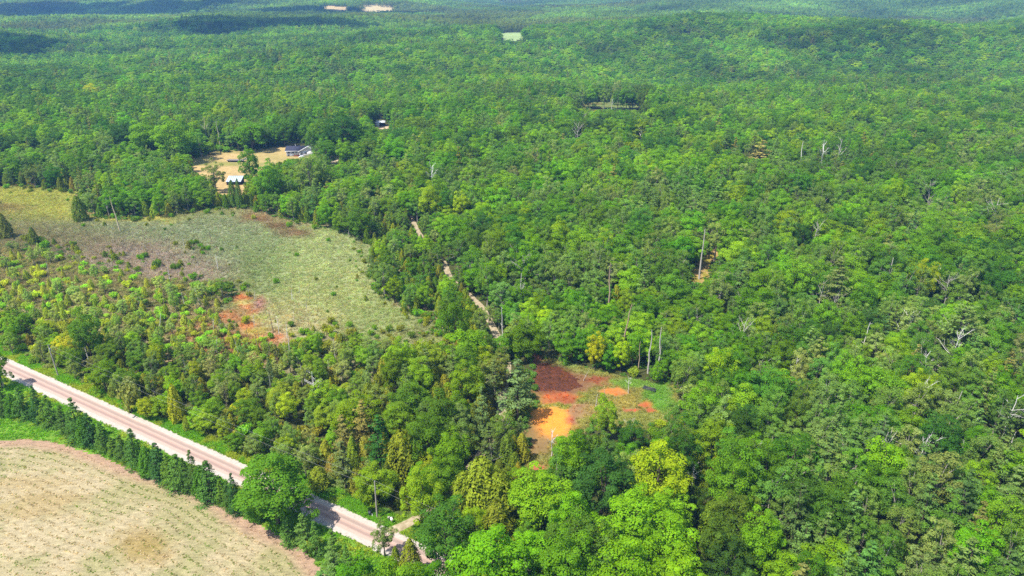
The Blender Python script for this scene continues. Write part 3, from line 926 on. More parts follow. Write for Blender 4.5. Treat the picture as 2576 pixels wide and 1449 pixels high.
ZONES = [  # outline, species mix, size factor, spacing factor
    ('brush_low', [(-400, 560), (90, 630), (300, 680), (560, 705), (560, 830), (700, 870), (640, 930), (300, 870), (-400, 740)], {'cedar_tree': 2.6, 'shrub': 6, 'ash_tree': 1.8}, 0.45, 0.74),
    ('brush_mid', [(-400, 740), (300, 870), (700, 870), (880, 840), (1010, 850), (960, 960), (900, 1080), (760, 1230), (650, 1190), (450, 1105), (150, 965), (-400, 700)], {'cedar_tree': 2.0, 'shrub': 3.5, 'ash_tree': 2.8, 'maple_tree': 2.4}, 0.5, 0.54),
    ('trail_wood', [(860, 850), (1190, 890), (1265, 860), (1330, 1000), (1300, 1330), (1000, 1330), (700, 1210), (900, 1000)], {'cedar_tree': 4.5, 'maple_tree': 3, 'ash_tree': 1.5, 'pine_tree': 1.0}, 0.82, 0.54),
    ('marsh_edge', [(900, 560), (1060, 560), (1260, 820), (1280, 900), (1160, 890), (1010, 790), (930, 700)], {'cedar_tree': 4, 'ash_tree': 2.5, 'shrub': 2.5, 'maple_tree': 0.8}, 0.6, 0.54),
    ('north_edge', [(-300, 400), (480, 420), (1040, 430), (1050, 560), (900, 600), (640, 540), (200, 560), (-300, 475)], {'cedar_tree': 3.5, 'ash_tree': 3, 'maple_tree': 2.5, 'pine_tree': 0.5}, 0.78, 0.54),
    ('pond_back', [(1240, 760), (1900, 800), (1900, 985), (1690, 975), (1500, 930), (1330, 900)], {'maple_tree': 6, 'ash_tree': 4, 'cedar_tree': 1}, 0.66, 0.54),
    ('corner_pine', [(1900, 1270), (2300, 1130), (2950, 1120), (3200, 2400), (1750, 2400)], {'pine_tree': 4, 'ash_tree': 4, 'maple_tree': 1.6, 'oak_tree': 0.6}, 0.82, 0.56),
    ('right_ash', [(1700, 900), (1900, 840), (3000, 800), (3000, 1200), (1900, 1270), (1720, 1100)], {'ash_tree': 6, 'oak_tree': 1.6, 'maple_tree': 2, 'pine_tree': 0.5}, 0.82, 0.56),
    ('bottom_maple', [(1180, 1060), (1900, 1060), (1900, 2400), (600, 2400), (940, 1330)], {'maple_tree': 5, 'oak_tree': 2.5, 'cedar_tree': 1.6, 'ash_tree': 1}, 0.95, 0.57),
]
DEFAULT_MIX = {'maple_tree': 5.2, 'oak_tree': 2.4, 'ash_tree': 2.6, 'pine_tree': 0.7, 'cedar_tree': 0.4}

HUE = {'maple_tree': np.array([1.16, 0.88, 0.52]), 'oak_tree': np.array([1.12, 0.88, 0.68]), 'pine_tree': np.array([1.08, 0.88, 0.78]), 'spruce_tree': np.array([1.2, 1.0, 0.7]), 'ash_tree': np.array([1.14, 0.90, 0.78]), 'cedar_tree': np.array([1.02, 1.0, 0.5]), 'shrub': np.array([1.05, 1.0, 0.5])}
KF = 1.1          # leaves never all face the sun, so their own colour is a little lighter than the crown's
trees = []        # every standing tree and shrub: dicts
HASH = {}
CELL = 8.0


def fits(x, y, r, k):
    ci, cj = int(x // CELL), int(y // CELL)
    for i in range(ci - 2, ci + 3):
        for j in range(cj - 2, cj + 3):
            for (xx, yy, rr) in HASH.get((i, j), ()):
                if (x - xx) ** 2 + (y - yy) ** 2 < (k * (r + rr)) ** 2:
                    return False
    return True


def put(t):
    trees.append(t)
    HASH.setdefault((int(t['x'] // CELL), int(t['y'] // CELL)), []).append((t['x'], t['y'], t['R']))


def pick_from(lst, w):
    return lst[random.choices(range(len(lst)), w)[0]]


def crown_points(t):
    z0, H, Rr = t['z'], t['H'], t['R']
    return ((0, 0.0), (0, 0.35 * H), (0, 0.97 * H), (-0.8 * Rr, 0.62 * H), (0.8 * Rr, 0.62 * H), (-0.5 * Rr, 0.85 * H), (0.5 * Rr, 0.85 * H), (0, 0.65 * H), (-0.95 * Rr, 0.45 * H), (0.95 * Rr, 0.45 * H), (-0.4 * Rr, 0.5 * H), (0.4 * Rr, 0.5 * H))


OPEN_BOX = [(min(p[0] for p in o), max(p[0] for p in o), min(p[1] for p in o), max(p[1] for p in o)) for o in OPEN]
GUARD = []        # (outline in the survey, depth): sight lines kept to the single trees below


def hides_open(t):
    p = crown_points(t)
    xs = np.array([t['x'] + a for a, b in p]); zs = np.array([t['z'] + b for a, b in p])
    u, v, d = project(xs, np.full(len(p), t['y']), zs)
    if u.max() < -80 or u.min() > 2660:
        return False
    u0, u1, v0, v1 = u.min(), u.max(), v.min(), v.max()
    for i, o in enumerate(OPEN):
        b = OPEN_BOX[i]
        if u1 < b[0] or u0 > b[1] or v1 < b[2] or v0 > b[3]: continue
        if o is MARSH_VIS and t['H'] < 3.2 and random.random() < (0.5 if u0 < 640 else 0.15): continue
        if inside(u, v, o).any():
            return True
    for o, dep, keep in GUARD:
        if u1 < o[3][0] or u0 > o[2][0] or v1 < o[0][1] or v0 > o[2][1]: continue
        if d[0] < dep - 1 and inside(u[1:], v[1:], o).sum() > keep:
            return True
    return False


def height_to(x, y, z, v):
    lo, hi = 0.5, 45.0
    for _ in range(40):
        m = (lo + hi) / 2
        if project(x, y, z + m)[1] > v: lo = m
        else: hi = m
    return (lo + hi) / 2


def hero(kind, u, vt, vb, w, rgb, label, guard=True, proto=None):
    """a single tree read off the photograph: crown centre u, top vt, foot vb, crown width w in survey pixels"""
    x, y, z = gp(u, vb)
    H = height_to(x, y, z, vt)
    d = float(project(x, y, z)[2])
    put({'kind': kind, 'x': x, 'y': y, 'z': z, 'H': H, 'R': 0.5 * w * d / F, 'rgb': np.array(rgb, float), 'word': None, 'label': label, 'hero': True, 'proto': proto})
    if guard:
        vm = vt + (vb - vt) * 0.65
        GUARD.append(([(u - 0.36 * w, vt + 4), (u + 0.36 * w, vt + 4), (u + 0.42 * w, vm), (u - 0.42 * w, vm)], d, 0))


# ---- single trees one can point at
hero('maple_tree', 700, 1158, 1318, 185, (92, 152, 54), 'big spreading leafy tree overhanging the near edge of the gravel road', proto=4)
hero('maple_tree', 6, 878, 978, 60, (104, 160, 40), 'leafy tree beside the road, cut by the picture edge')
hero('maple_tree', 1645, 1118, 1300, 150, (148, 190, 44), 'lime-yellow broad crown just below the rust-coloured pond', proto=1)
hero('oak_tree', 1512, 1142, 1310, 165, (66, 116, 52), 'dark round crown between the orange mud and the lime-yellow crown')
hero('maple_tree', 1590, 1235, 1420, 175, (116, 180, 44), 'bright green billowing crown below the lime-yellow one', proto=2)
hero('maple_tree', 1672, 1300, 1480, 150, (118, 182, 44), 'bright green crown right of the billowing one near the bottom edge')
hero('maple_tree', 1560, 1360, 1560, 160, (116, 178, 42), 'bright green crown at the bottom edge below the billowing one')
hero('maple_tree', 1700, 1385, 1570, 150, (122, 182, 44), 'bright green crown at the bottom edge, rightmost of the bright cluster')
hero('maple_tree', 1420, 1345, 1540, 150, (98, 158, 46), 'green crown at the bottom edge left of the bright cluster')
hero('oak_tree', 1128, 1262, 1440, 170, (78, 132, 50), 'broad dark crown below the driveway mouth by the road')
hero('maple_tree', 1235, 1335, 1520, 170, (110, 182, 44), 'vivid green crown at the bottom edge below the two olive cedars')
hero('cedar_tree', 1212, 1148, 1300, 130, (134, 150, 58), 'tallest broad olive cedar right of the driveway bend')
hero('cedar_tree', 1255, 1186, 1312, 100, (130, 146, 56), 'olive cedar leaning into the tallest broad olive cedar on its right')
hero('cedar_tree', 1168, 1185, 1300, 95, (126, 144, 54), 'olive cedar hugging the tallest broad olive cedar on its left')
hero('cedar_tree', 1250, 1256, 1372, 84, (128, 138, 58), 'lone brownish cedar cone just below the broad olive cedars')
hero('cedar_tree', 1018, 1082, 1205, 90, (128, 138, 56), 'olive cedar with tawny top beside the dark fan-branched pine')
hero('pine_tree', 958, 1038, 1190, 76, (66, 124, 52), 'dark emerald fan-branched pine above the road')
hero('pine_tree', 1302, 898, 1062, 92, (108, 146, 88), 'tall soft grey-green pine at the pond edge beside the trail')
hero('pine_tree', 1215, 968, 1100, 62, (104, 140, 82), 'pine with tiered flat boughs along the trail, left of the pond')
hero('maple_tree', 1520, 992, 1108, 62, (130, 180, 58), 'slim leafy tree standing alone at the near rim of the pond', proto=3)
hero('maple_tree', 1496, 838, 930, 46, (172, 198, 44), 'slim yellow sapling behind the pond')
hero('maple_tree', 1562, 852, 935, 44, (150, 200, 44), 'slim lime sapling behind the pond, next to the yellow one')
hero('pine_tree', 1910, 350, 425, 66, (160, 166, 96), 'yellowed pine alone among green crowns on the far slope')
hero('pine_tree', 1890, 340, 420, 56, (92, 112, 64), 'dark pine half hidden behind the yellowed pine')
hero('pine_tree', 2395, 735, 905, 120, (112, 152, 78), 'large tiered pine towards the picture edge, above the grey-green woods')
hero('pine_tree', 2090, 640, 800, 92, (112, 138, 76), 'tall tiered pine right of the dirt cut')
hero('maple_tree', 1082, 462, 560, 62, (142, 188, 44), 'lime-yellow tree beside the upper bend of the trail')
hero('maple_tree', 1160, 480, 560, 50, (150, 196, 44), 'light green tree next to the lime-yellow one by the trail')
hero('oak_tree', 868, 282, 388, 104, (62, 112, 48), 'huge dark oak right of the white house')
hero('maple_tree', 450, 288, 412, 96, (116, 178, 46), 'broad maple at the left end of the hay clearing')
hero('maple_tree', 375, 300, 400, 84, (108, 168, 44), 'second broad maple left of the hay clearing')
hero('oak_tree', 320, 300, 385, 80, (64, 112, 50), 'dark oak left of the two broad maples')
hero('maple_tree', 637, 298, 380, 86, (98, 162, 44), 'round maple behind the hay clearing')
hero('maple_tree', 637, 362, 478, 46, (100, 160, 50), 'leafy tree standing in the hay clearing right of the long deck')
hero('ash_tree', 545, 405, 484, 56, (120, 150, 72), 'open-crowned tree in front of the hay clearing', proto=1)
hero('cedar_tree', 590, 452, 520, 26, (96, 128, 60), 'small conifer in front of the pale shed roof')
hero('cedar_tree', 606, 448, 524, 18, (96, 128, 66), 'thin conifer at the corner of the pale shed roof')
hero('maple_tree', 685, 402, 520, 66, (96, 160, 54), 'bright tree below the lawn of the white house')
hero('ash_tree', 785, 386, 500, 84, (120, 160, 76), 'tree screening the right wing of the white house')
hero('shrub', 330, 965, 1040, 56, (150, 160, 110), 'grey-green bush beside the road verge, with pale leaves')
hero('maple_tree', 372, 1000, 1054, 44, (150, 184, 48), 'yellow-topped small tree beside the road verge')
hero('cedar_tree', 450, 965, 1060, 40, (160, 166, 56), 'golden-leaved small tree in the roadside brush')
hero('spruce_tree', 685, 885, 975, 30, (100, 130, 92), 'slim bluish spruce standing in the scrub')
hero('maple_tree', 232, 780, 905, 66, (96, 150, 60), 'round green tree behind the white snag by the road')
hero('cedar_tree', 205, 492, 556, 36, (100, 124, 56), 'dark cedar at the far rim of the marsh')
hero('cedar_tree', 18, 536, 600, 36, (112, 122, 66), 'dark cedar by the marsh at the picture edge')
hero('cedar_tree', 88, 570, 615, 26, (106, 124, 64), 'short dark cedar in the grey marsh')
for k, (u, vt, vb, w) in enumerate([(12, 958, 1042, 46), (66, 962, 1052, 44), (104, 982, 1062, 46), (134, 990, 1072, 40), (166, 1004, 1088, 42), (204, 1012, 1110, 52), (236, 1040, 1122, 42), (266, 1064, 1136, 46), (312, 1086, 1152, 34), (348, 1090, 1176, 56),
                                    (408, 1110, 1206, 58), (455, 1124, 1226, 56), (496, 1142, 1240, 46), (534, 1160, 1256, 58), (598, 1192, 1290, 42), (628, 1196, 1290, 44)]):
    words_ = ['first', 'second', 'third', 'fourth', 'fifth', 'sixth', 'seventh', 'eighth', 'ninth', 'tenth', 'eleventh', 'twelfth', 'thirteenth', 'fourteenth', 'fifteenth', 'sixteenth']
    hero('spruce_tree', u, vt - 4, vb, w * 1.25, [(78, 116, 60), (78, 124, 62), (62, 106, 62), (84, 128, 60)][k % 4], f'dark spruce in the row beside the field, {words_[k]} from the left', False)
    trees[-1]['H'] *= [1.0, 0.86, 1.12, 0.95, 0.8, 1.1, 1.0][k % 7]; trees[-1]['R'] *= [1.0, 1.12, 0.9, 1.1, 0.95][k % 5]
for k, (u, vt, vb, w) in enumerate([(38, 990, 1046, 34), (118, 1010, 1068, 36), (186, 1034, 1100, 34), (220, 1046, 1118, 34), (288, 1098, 1146, 32), (330, 1108, 1164, 36), (378, 1122, 1192, 44), (430, 1140, 1216, 42), (474, 1150, 1234, 42), (514, 1170, 1248, 40), (562, 1204, 1268, 34), (580, 1210, 1282, 38), (650, 1222, 1306, 40)]):
    hero('spruce_tree' if k % 3 else 'cedar_tree', u, vt, vb, w * 1.25, [(84, 128, 56), (96, 138, 56), (74, 114, 54)][k % 3], f'small bushy conifer between the taller spruces beside the field, {words_[k]} from the left', False)
for k, (u, vt, vb, w) in enumerate([(728, 1290, 1372, 56), (772, 1288, 1392, 60), (800, 1308, 1400, 50), (845, 1330, 1440, 62), (880, 1368, 1470, 60), (918, 1400, 1500, 60)]):
    hero('pine_tree' if k in (1, 3) else 'spruce_tree', u, vt, vb, w, [(90, 138, 66), (104, 150, 70)][k % 2], f'bushy conifer between road and field below the big roadside tree, {words_[k]} from it', False)
hero('ash_tree', 968, 1312, 1400, 52, (112, 152, 72), 'thin airy tree at the near road edge opposite the driveway', False, 2)
hero('shrub', 905, 1395, 1440, 46, (112, 150, 60), 'green bush between the conifers and the near road edge', False)

# ---- dead trees: read off the photograph, then a scatter of thin snags in the scrub
deads = []
GREY, WHITE, BROWN = (196, 188, 176), (236, 230, 220), (176, 152, 126)


def dead_at(u, vt, vb, proto, rgb, label, lean=0.0):
    x, y, z = gp(u, vb)
    deads.append({'x': x, 'y': y, 'z': z, 'H': height_to(x, y, z, vt), 'proto': proto, 'rgb': rgb, 'label': label, 'lean': lean})
    GUARD.append(([(u - 7, vt + 1), (u + 7, vt + 1), (u + 6, vt + (vb - vt) * 0.7), (u - 6, vt + (vb - vt) * 0.7)], float(project(x, y, z)[2]), 0))


for a in [(222, 818, 905, 0, WHITE, 'white snag with broken limbs among green bushes by the road'), (303, 494, 584, 3, (214, 196, 160), 'tall leaning bare pole rising out of the grey marsh', -0.06),
          (1264, 768, 850, 7, WHITE, 'white broken trunk standing beside the trail above the pond'), (795, 936, 1030, 5, WHITE, 'forked white dead tree in the roadside woods'), (1090, 404, 500, 1, WHITE, 'pale dead tree with short limbs by the upper trail'),
          (1450, 305, 372, 6, GREY, 'bare-crowned grey tree on the slope above the trail'), (1320, 640, 740, 2, GREY, 'bare grey tree left of the dirt cut'), (1308, 690, 800, 1, GREY, 'forked bare tree above the pond woods'),
          (2690 / 1.0 - 320, 690, 790, 2, GREY, 'broad leafless crown above the large tiered pine'), (2485, 500, 600, 6, GREY, 'leafless grey crown by the picture edge'), (2010, 356, 430, 3, WHITE, 'thin white trunk right of the yellowed pine'),
          (2062, 350, 440, 1, WHITE, 'white forked trunk right of the yellowed pine'), (2100, 350, 440, 5, GREY, 'grey forked trunk further right of the yellowed pine'), (1758, 575, 702, 3, GREY, 'thin bare pole beside the dirt cut'),
          (2165, 805, 900, 7, WHITE, 'short white broken trunk among dark crowns'), (1738, 1160, 1250, 1, WHITE, 'white dead top right of the lime-yellow crown'), (2435, 1045, 1125, 3, WHITE, 'long white leaning stem near the picture edge', 0.05),
          (2530, 1085, 1150, 3, WHITE, 'white stem nearest the picture edge', 0.08), (2385, 985, 1090, 1, GREY, 'grey forked stem above the white leaning stems'), (2415, 1110, 1165, 7, WHITE, 'short white stub below the long leaning stem'),
          (1318, 1400, 1500, 1, WHITE, 'white dead top at the bottom edge'), (1236, 1120, 1180, 2, GREY, 'bare twiggy grey tree at the trail below the pond'), (1388, 1075, 1160, 1, WHITE, 'bare white tree at the near end of the orange mud'),
          (1580, 945, 990, 1, WHITE, 'crooked white dead tree standing on the pond flat'), (1468, 925, 958, 7, GREY, 'leaning dead stem at the far shore of the pond', 0.3), (1520, 970, 1002, 3, GREY, 'thin dead stem in the middle of the pond flat'),
          (1498, 990, 1025, 3, WHITE, 'bent pale stem in the pond flat', 0.1), (1586, 1050, 1110, 2, GREY, 'twiggy grey bush skeleton at the right rim of the pond'), (1630, 830, 940, 3, GREY, 'grey bare trunk at the wood edge behind the pond'),
          (1655, 822, 945, 3, GREY, 'tallest pale bare trunk at the wood edge behind the pond'), (1605, 858, 940, 3, BROWN, 'thin brown trunk at the wood edge behind the pond'), (1565, 760, 900, 7, BROWN, 'brown broken trunk in the woods behind the pond'),
          (1530, 660, 800, 3, BROWN, 'tall brown bare trunk in the woods above the pond'), (522, 295, 365, 1, (206, 196, 160), 'pale forked trunk in the woods left of the house'), (555, 300, 372, 3, (200, 190, 170), 'thin grey trunk right of the pale forked trunk'),
          (275, 500, 545, 5, GREY, 'bare grey stems at the far rim of the marsh'), (2310, 560, 640, 6, GREY, 'bare grey crown in the far right woods'), (2040, 560, 650, 2, GREY, 'bare grey crown above the dirt cut slope'),
          (2330, 455, 530, 2, GREY, 'leafless grey crown cluster on the far right slope'), (2400, 470, 540, 6, GREY, 'second leafless grey crown on the far right slope'), (1610, 310, 372, 1, WHITE, 'white forked dead tree on the far slope'), (2220, 650, 760, 1, GREY, 'forked bare trunk beside the tall tiered pine')]:
    dead_at(*a)

# ---- the woodland: seeded at random with the species mix of each stand
cand = []
YMAX = 860.0
gx_ = np.arange(-760, 760, 3.2); gy_ = np.arange(78, YMAX, 3.2)
cxs, cys = np.meshgrid(gx_, gy_); cxs = cxs.ravel() + rng.uniform(-1.6, 1.6, cxs.size); cys = cys.ravel() + rng.uniform(-1.6, 1.6, cys.size)
czs = terrain(cxs, cys)
cu, cv, cd = project(cxs, cys, czs)
ok = (cu > -420) & (cu < 3000)
al, ac = road_coord(cxs, cys)
al_lim = road_coord(*gp(925, 1445)[:2])[0]
ok &= ~((ac > -2.2) & (ac < ROAD_W + 1.2))
ok &= ~((ac >= ROAD_W + 1.2) & (al < al_lim))
ok &= seg_dist(cxs, cys, TRAIL) > 0.9
for o in OPEN:
    jit = (30, 14) if o is MARSH_VIS else (0, 0)
    left_ = np.where(cu < 640, 1.0, 0.25)
    ok &= ~inside(cu + jit[0] * left_ * rng.normal(size=len(cu)), cv + jit[1] * left_ * rng.normal(size=len(cu)), o)
cxs, cys, czs, cu, cv, cd = (a[ok] for a in (cxs, cys, czs, cu, cv, cd))
zone_of = np.full(len(cxs), -1)
for i in range(len(ZONES) - 1, -1, -1):
    zone_of[inside(cu, cv, ZONES[i][1])] = i
stand = fbm(cxs / 55, cys / 55, 141); conif_stand = fbm(cxs / 95, cys / 95, 142); tone = fbm(cxs / 40, cys / 40, 143)
order = rng.permutation(len(cxs))
for i in order:
    zi = zone_of[i]
    if zi >= 0:
        _, _, mix, sf, kf = ZONES[zi]; mix = dict(mix)
    else:
        mix = dict(DEFAULT_MIX); sf = 1.0; kf = 0.57
        mix['oak_tree'] *= 0.4 + 2.2 * float(smooth(0.5, 0.7, stand[i])); mix['ash_tree'] *= 0.5 + 2.5 * float(smooth(0.55, 0.35, stand[i])) if stand[i] < 0.55 else 0.5
        mix['pine_tree'] *= 0.5 + 7 * float(smooth(0.6, 0.75, conif_stand[i]))
    if zi == 0 and random.random() > 0.16 + 0.84 * float(smooth(630 + 0.1 * cu[i], 790 + 0.1 * cu[i], cv[i])): continue
    if zi == 1 and random.random() < 0.2: continue
    kind = pick_from(list(mix), list(mix.values()))
    (h0, h1), (r0, r1) = SIZES[kind]
    f = sf * random.uniform(0.86, 1.12) if kind != 'shrub' else random.uniform(0.8, 1.2)
    t = {'kind': kind, 'x': float(cxs[i]), 'y': float(cys[i]), 'z': float(czs[i]), 'H': random.uniform(h0, h1) * f, 'R': random.uniform(r0, r1) * f, 'hero': False, 'proto': None, 'label': None}
    if not fits(t['x'], t['y'], t['R'], kf):
        continue
    if hides_open(t):
        for shrink in (0.62, 0.4):
            t['H'] *= shrink; t['R'] *= max(shrink, 0.7)
            if t['H'] < 4 and kind not in ('shrub', 'cedar_tree'):
                t['kind'] = 'shrub'; t['H'] = max(t['H'], 1.6); t['R'] = min(t['R'], 2.4)
            if not hides_open(t):
                break
        else:
            continue
    pal = PAL[t['kind']]
    word, rgb, _w = pick_from(pal, [p[2] for p in pal])
    rgb = np.array(rgb, float) * (0.90 + 0.28 * tone[i]) * random.uniform(0.94, 1.06)
    if zi == 2: rgb = rgb * 0.96 + np.array([10, 0, 6])
    rgb = rgb + np.array([random.gauss(0, 4), random.gauss(0, 4), random.gauss(0, 4)])
    if zi == 0:
        rgb = rgb * 0.78 + np.array([146, 138, 82]) * 0.22
    if zi == 0: rgb = rgb * 1.18 + np.array([4, 6, 6])
    if zi == 1: rgb = rgb * 1.04 + np.array([14, 4, 10])
    t['rgb'] = np.clip(rgb, 20, 235); t['word'] = word
    put(t)
for k in range(190):
    if k < 90: u, v = random.gauss(random.choice([60, 160, 300, 420, 520]), 34), random.gauss(random.choice([620, 650, 680]), 16)
    elif k < 102: u, v = random.uniform(690, 930), random.uniform(600, 850)
    elif k < 175: q = random.random(); u, v = 900 + 250 * q - abs(random.gauss(0, 28)), 640 + 240 * q + random.gauss(0, 14)
    else: u, v = random.uniform(0, 600), random.uniform(500, 600)
    if k < 90 and random.random() > smooth(575, 690, v) + 0.25: continue
    if not inside(np.array([u]), np.array([v]), MARSH_IMG)[0]: continue
    x, y, z = gp(u, v)
    kind = random.choice(['cedar_tree', 'shrub', 'shrub'])
    h = random.uniform(1.3, 4.2) if k < 90 else random.uniform(1.0, 2.6)
    word, rgb, _w = pick_from(PAL[kind], [p[2] for p in PAL[kind]])
    put({'kind': kind, 'x': x, 'y': y, 'z': z, 'H': h, 'R': h * (0.36 if kind == 'cedar_tree' else 0.62), 'hero': False, 'proto': None, 'label': None, 'word': word, 'rgb': np.array(rgb, float) * 0.95})
rim = np.array(MARSH_VIS + MARSH_VIS[:1], float)
for k in range(320):
    j = random.randrange(len(rim) - 1); q = random.random()
    if np.linalg.norm(rim[j + 1] - rim[j]) < random.uniform(0, 150): continue
    u, v = rim[j] + (rim[j + 1] - rim[j]) * q + np.array([random.gauss(0, 20), random.gauss(-2, 9)])
    if u < -40: continue
    x, y, z = gp(u, v)
    kind = random.choice(['cedar_tree', 'shrub', 'shrub', 'shrub'])
    h = random.uniform(1.0, 3.4)
    if not fits(x, y, 0.6 * h, 0.5): continue
    word, rgb, _w = pick_from(PAL[kind], [p[2] for p in PAL[kind]])
    put({'kind': kind, 'x': x, 'y': y, 'z': z, 'H': h, 'R': h * (0.36 if kind == 'cedar_tree' else 0.62), 'hero': False, 'proto': None, 'label': None, 'word': word, 'rgb': np.array(rgb, float) * 0.9 + np.array([18, 14, 10])})
print('near trees', len(trees), round(time.time() - T0, 1))

for k in range(95):
    if k < 62:
        u, v = random.uniform(380, 780), random.uniform(740, 1000)
    elif k < 75:
        u, v = random.uniform(60, 560), random.uniform(600, 720)
    else:
        u, v = random.uniform(800, 1200), random.uniform(840, 1000)
    x, y, z = gp(u, v)
    if seg_dist(np.array([x]), np.array([y]), TRAIL)[0] < 3 or road_coord(x, y)[1] > -3: continue
    h = random.uniform(4, 8.5)
    deads.append({'x': x, 'y': y, 'z': z, 'H': h, 'proto': random.choice([0, 3, 3, 4, 7]), 'rgb': random.choice([GREY, WHITE, BROWN, (150, 130, 112)]), 'label': None, 'lean': random.gauss(0, 0.07)})
for k in range(44):
    u, v = (random.uniform(1750, 2560), random.uniform(470, 1250)) if k < 30 else (random.uniform(1300, 2500), random.uniform(280, 520))
    x, y, z = gp(u, v)
    if inside(np.array([u]), np.array([v]), POND_IMG)[0]: continue
    deads.append({'x': x, 'y': y, 'z': z, 'H': random.uniform(12, 15.5), 'proto': random.choice([1, 2, 5, 6, 6, 2]), 'rgb': random.choice([GREY, GREY, WHITE, (170, 160, 150)]), 'label': None, 'lean': random.gauss(0, 0.05)})

# ---- individual objects: the largest of each kind in view; the others join the woodland mass
CAP = {'maple_tree': 290, 'oak_tree': 200, 'ash_tree': 260, 'cedar_tree': 290, 'pine_tree': 120, 'spruce_tree': 60, 'shrub': 290}
for t in trees:
    u, v, d = project(t['x'], t['y'], t['z'] + 0.7 * t['H'])
    ub, vb, _ = project(t['x'], t['y'], t['z'] + 0.97 * t['H'])
    t['u'], t['v'], t['d'] = float(u), float(v), float(d)
    t['in'] = 6 < t['u'] < 2570 and 4 < t['v'] and float(vb) < 1440
    t['big'] = t['R'] * t['H'] ** 0.5 / t['d']
    t['solo'] = t['hero']
for kind, cap in CAP.items():
    c = sorted([t for t in trees if t['kind'] == kind and t['in'] and not t['hero']], key=lambda t: -t['big'])
    for t in c[:max(0, cap - sum(1 for t in trees if t['kind'] == kind and t['hero']))]:
        t['solo'] = True

LANDMARKS = [('roadside utility pole', 948, 1255), ('big roadside tree', 700, 1220), ('rust-brown pond', 1400, 955), ('bright orange mud', 1391, 1061), ('white house', 755, 382), ('hay clearing', 580, 425), ('small white-roofed shed', 955, 308),
             ('orange patch in the marsh', 610, 775), ('tall leaning marsh pole', 303, 545), ('white roadside snag', 222, 855), ('dirt cut', 1772, 660), ('yellowed pine', 1910, 385), ('brown far meadow', 1545, 266), ('large tiered pine', 2395, 800),
             ('long white leaning stem', 2435, 1080), ('lime-yellow crown', 1645, 1180), ('lime-yellow trailside tree', 1082, 505), ('white trailside trunk', 1264, 805), ('forked white dead tree', 795, 975), ('lower right picture corner', 2576, 1449), ('broad olive cedars', 1212, 1215), ('rust strip in the marsh', 700, 570)]
ONES = 'zeroth first second third fourth fifth sixth seventh eighth ninth tenth eleventh twelfth thirteenth fourteenth fifteenth sixteenth seventeenth eighteenth nineteenth'.split()
TENS = {2: ('twentieth', 'twenty'), 3: ('thirtieth', 'thirty'), 4: ('fortieth', 'forty'), 5: ('fiftieth', 'fifty'), 6: ('sixtieth', 'sixty'), 7: ('seventieth', 'seventy'), 8: ('eightieth', 'eighty'), 9: ('ninetieth', 'ninety')}


def ordinal(n):
    if n < 20: return ONES[n]
    t, o = divmod(n, 10)
    return TENS[t][0] if o == 0 else TENS[t][1] + '-' + ONES[o]


def label_all(items, noun):
    """name each by colour, side and rank of closeness to something one can find"""
    groups = {}
    for t in items:
        k = min(range(len(LANDMARKS)), key=lambda k: math.hypot(t['u'] - LANDMARKS[k][1], 1.3 * (t['v'] - LANDMARKS[k][2])))
        dx, dy = t['u'] - LANDMARKS[k][1], 1.3 * (t['v'] - LANDMARKS[k][2])
        side = ('right of' if dx > 0 else 'left of') if abs(dx) > abs(dy) else ('in front of' if dy > 0 else 'behind')
        groups.setdefault((t['word'], side, k), []).append((math.hypot(dx, dy), t))
    for (word, side, k), L in groups.items():
        L.sort(key=lambda p: p[0])
        for n, (_, t) in enumerate(L):
            t['label'] = f"{word} {noun} {side} the {LANDMARKS[k][0]}, " + ('closest of them' if n == 0 else f'{ordinal(n + 1)} closest')


NOUN = {'maple_tree': 'maple', 'oak_tree': 'oak', 'ash_tree': 'ash tree', 'cedar_tree': 'cedar', 'pine_tree': 'pine', 'spruce_tree': 'spruce', 'shrub': 'shrub'}
for kind, noun in NOUN.items():
    label_all([t for t in trees if t['solo'] and t['kind'] == kind and not t['label']], noun)
GROUP = {'maple_tree': 'maples of the woods', 'oak_tree': 'oaks of the woods', 'ash_tree': 'ash trees of the woods', 'cedar_tree': 'cedars of the woods and scrub', 'pine_tree': 'pines of the woods', 'spruce_tree': 'spruces by road and field', 'shrub': 'shrubs of scrub and roadside'}
rest = []
for t in trees:
    P_ = PROTO[t['kind']]
    pi = t['proto'] if t['proto'] is not None else random.randrange(len(P_))
    p = P_[pi % len(P_)]
    t['pi'] = pi % len(P_)
    t['scale'] = (t['R'] / p['R'] * random.uniform(0.93, 1.07), t['R'] / p['R'] * random.uniform(0.93, 1.07), t['H'] / p['H'])
    t['rot'] = random.uniform(0, 2 * math.pi)
    t['tint'] = A(*t['rgb'], KF) * HUE.get(t['kind'], HUE['maple_tree'])
    if not t['solo']:
        rest.append(t); continue
    o = thing(t['kind'], t['label'], 'shrub' if t['kind'] == 'shrub' else 'tree', (t['x'], t['y'], t['z']), t['rot'], GROUP[t['kind']])
    o.scale = t['scale']
    c = link('crown' if t['kind'] != 'shrub' else 'foliage', p['crown'], o); c['tint'] = [float(q) for q in t['tint']]
    link('trunk' if t['kind'] != 'shrub' else 'stem', p['trunk'], o)
print('solo', sum(t['solo'] for t in trees), 'rest', len(rest), round(time.time() - T0, 1))
for d in deads:
    d['u'], d['v'], _ = (float(q) for q in project(d['x'], d['y'], d['z'] + d['H'] * 0.6))
    d['word'] = 'white' if d['rgb'] == WHITE else 'grey' if d['rgb'] == GREY else 'brown'
    if not d['label']:
        d['word'] = ('bare ' if DEAD[d['proto']]['kind'] in ('bare', 'fork', 'twiggy') else 'thin ') + d['word']
deads = [d for d in deads if d['label'] or (4 < d['u'] < 2572)]
label_all([d for d in deads if not d['label']], 'dead tree')
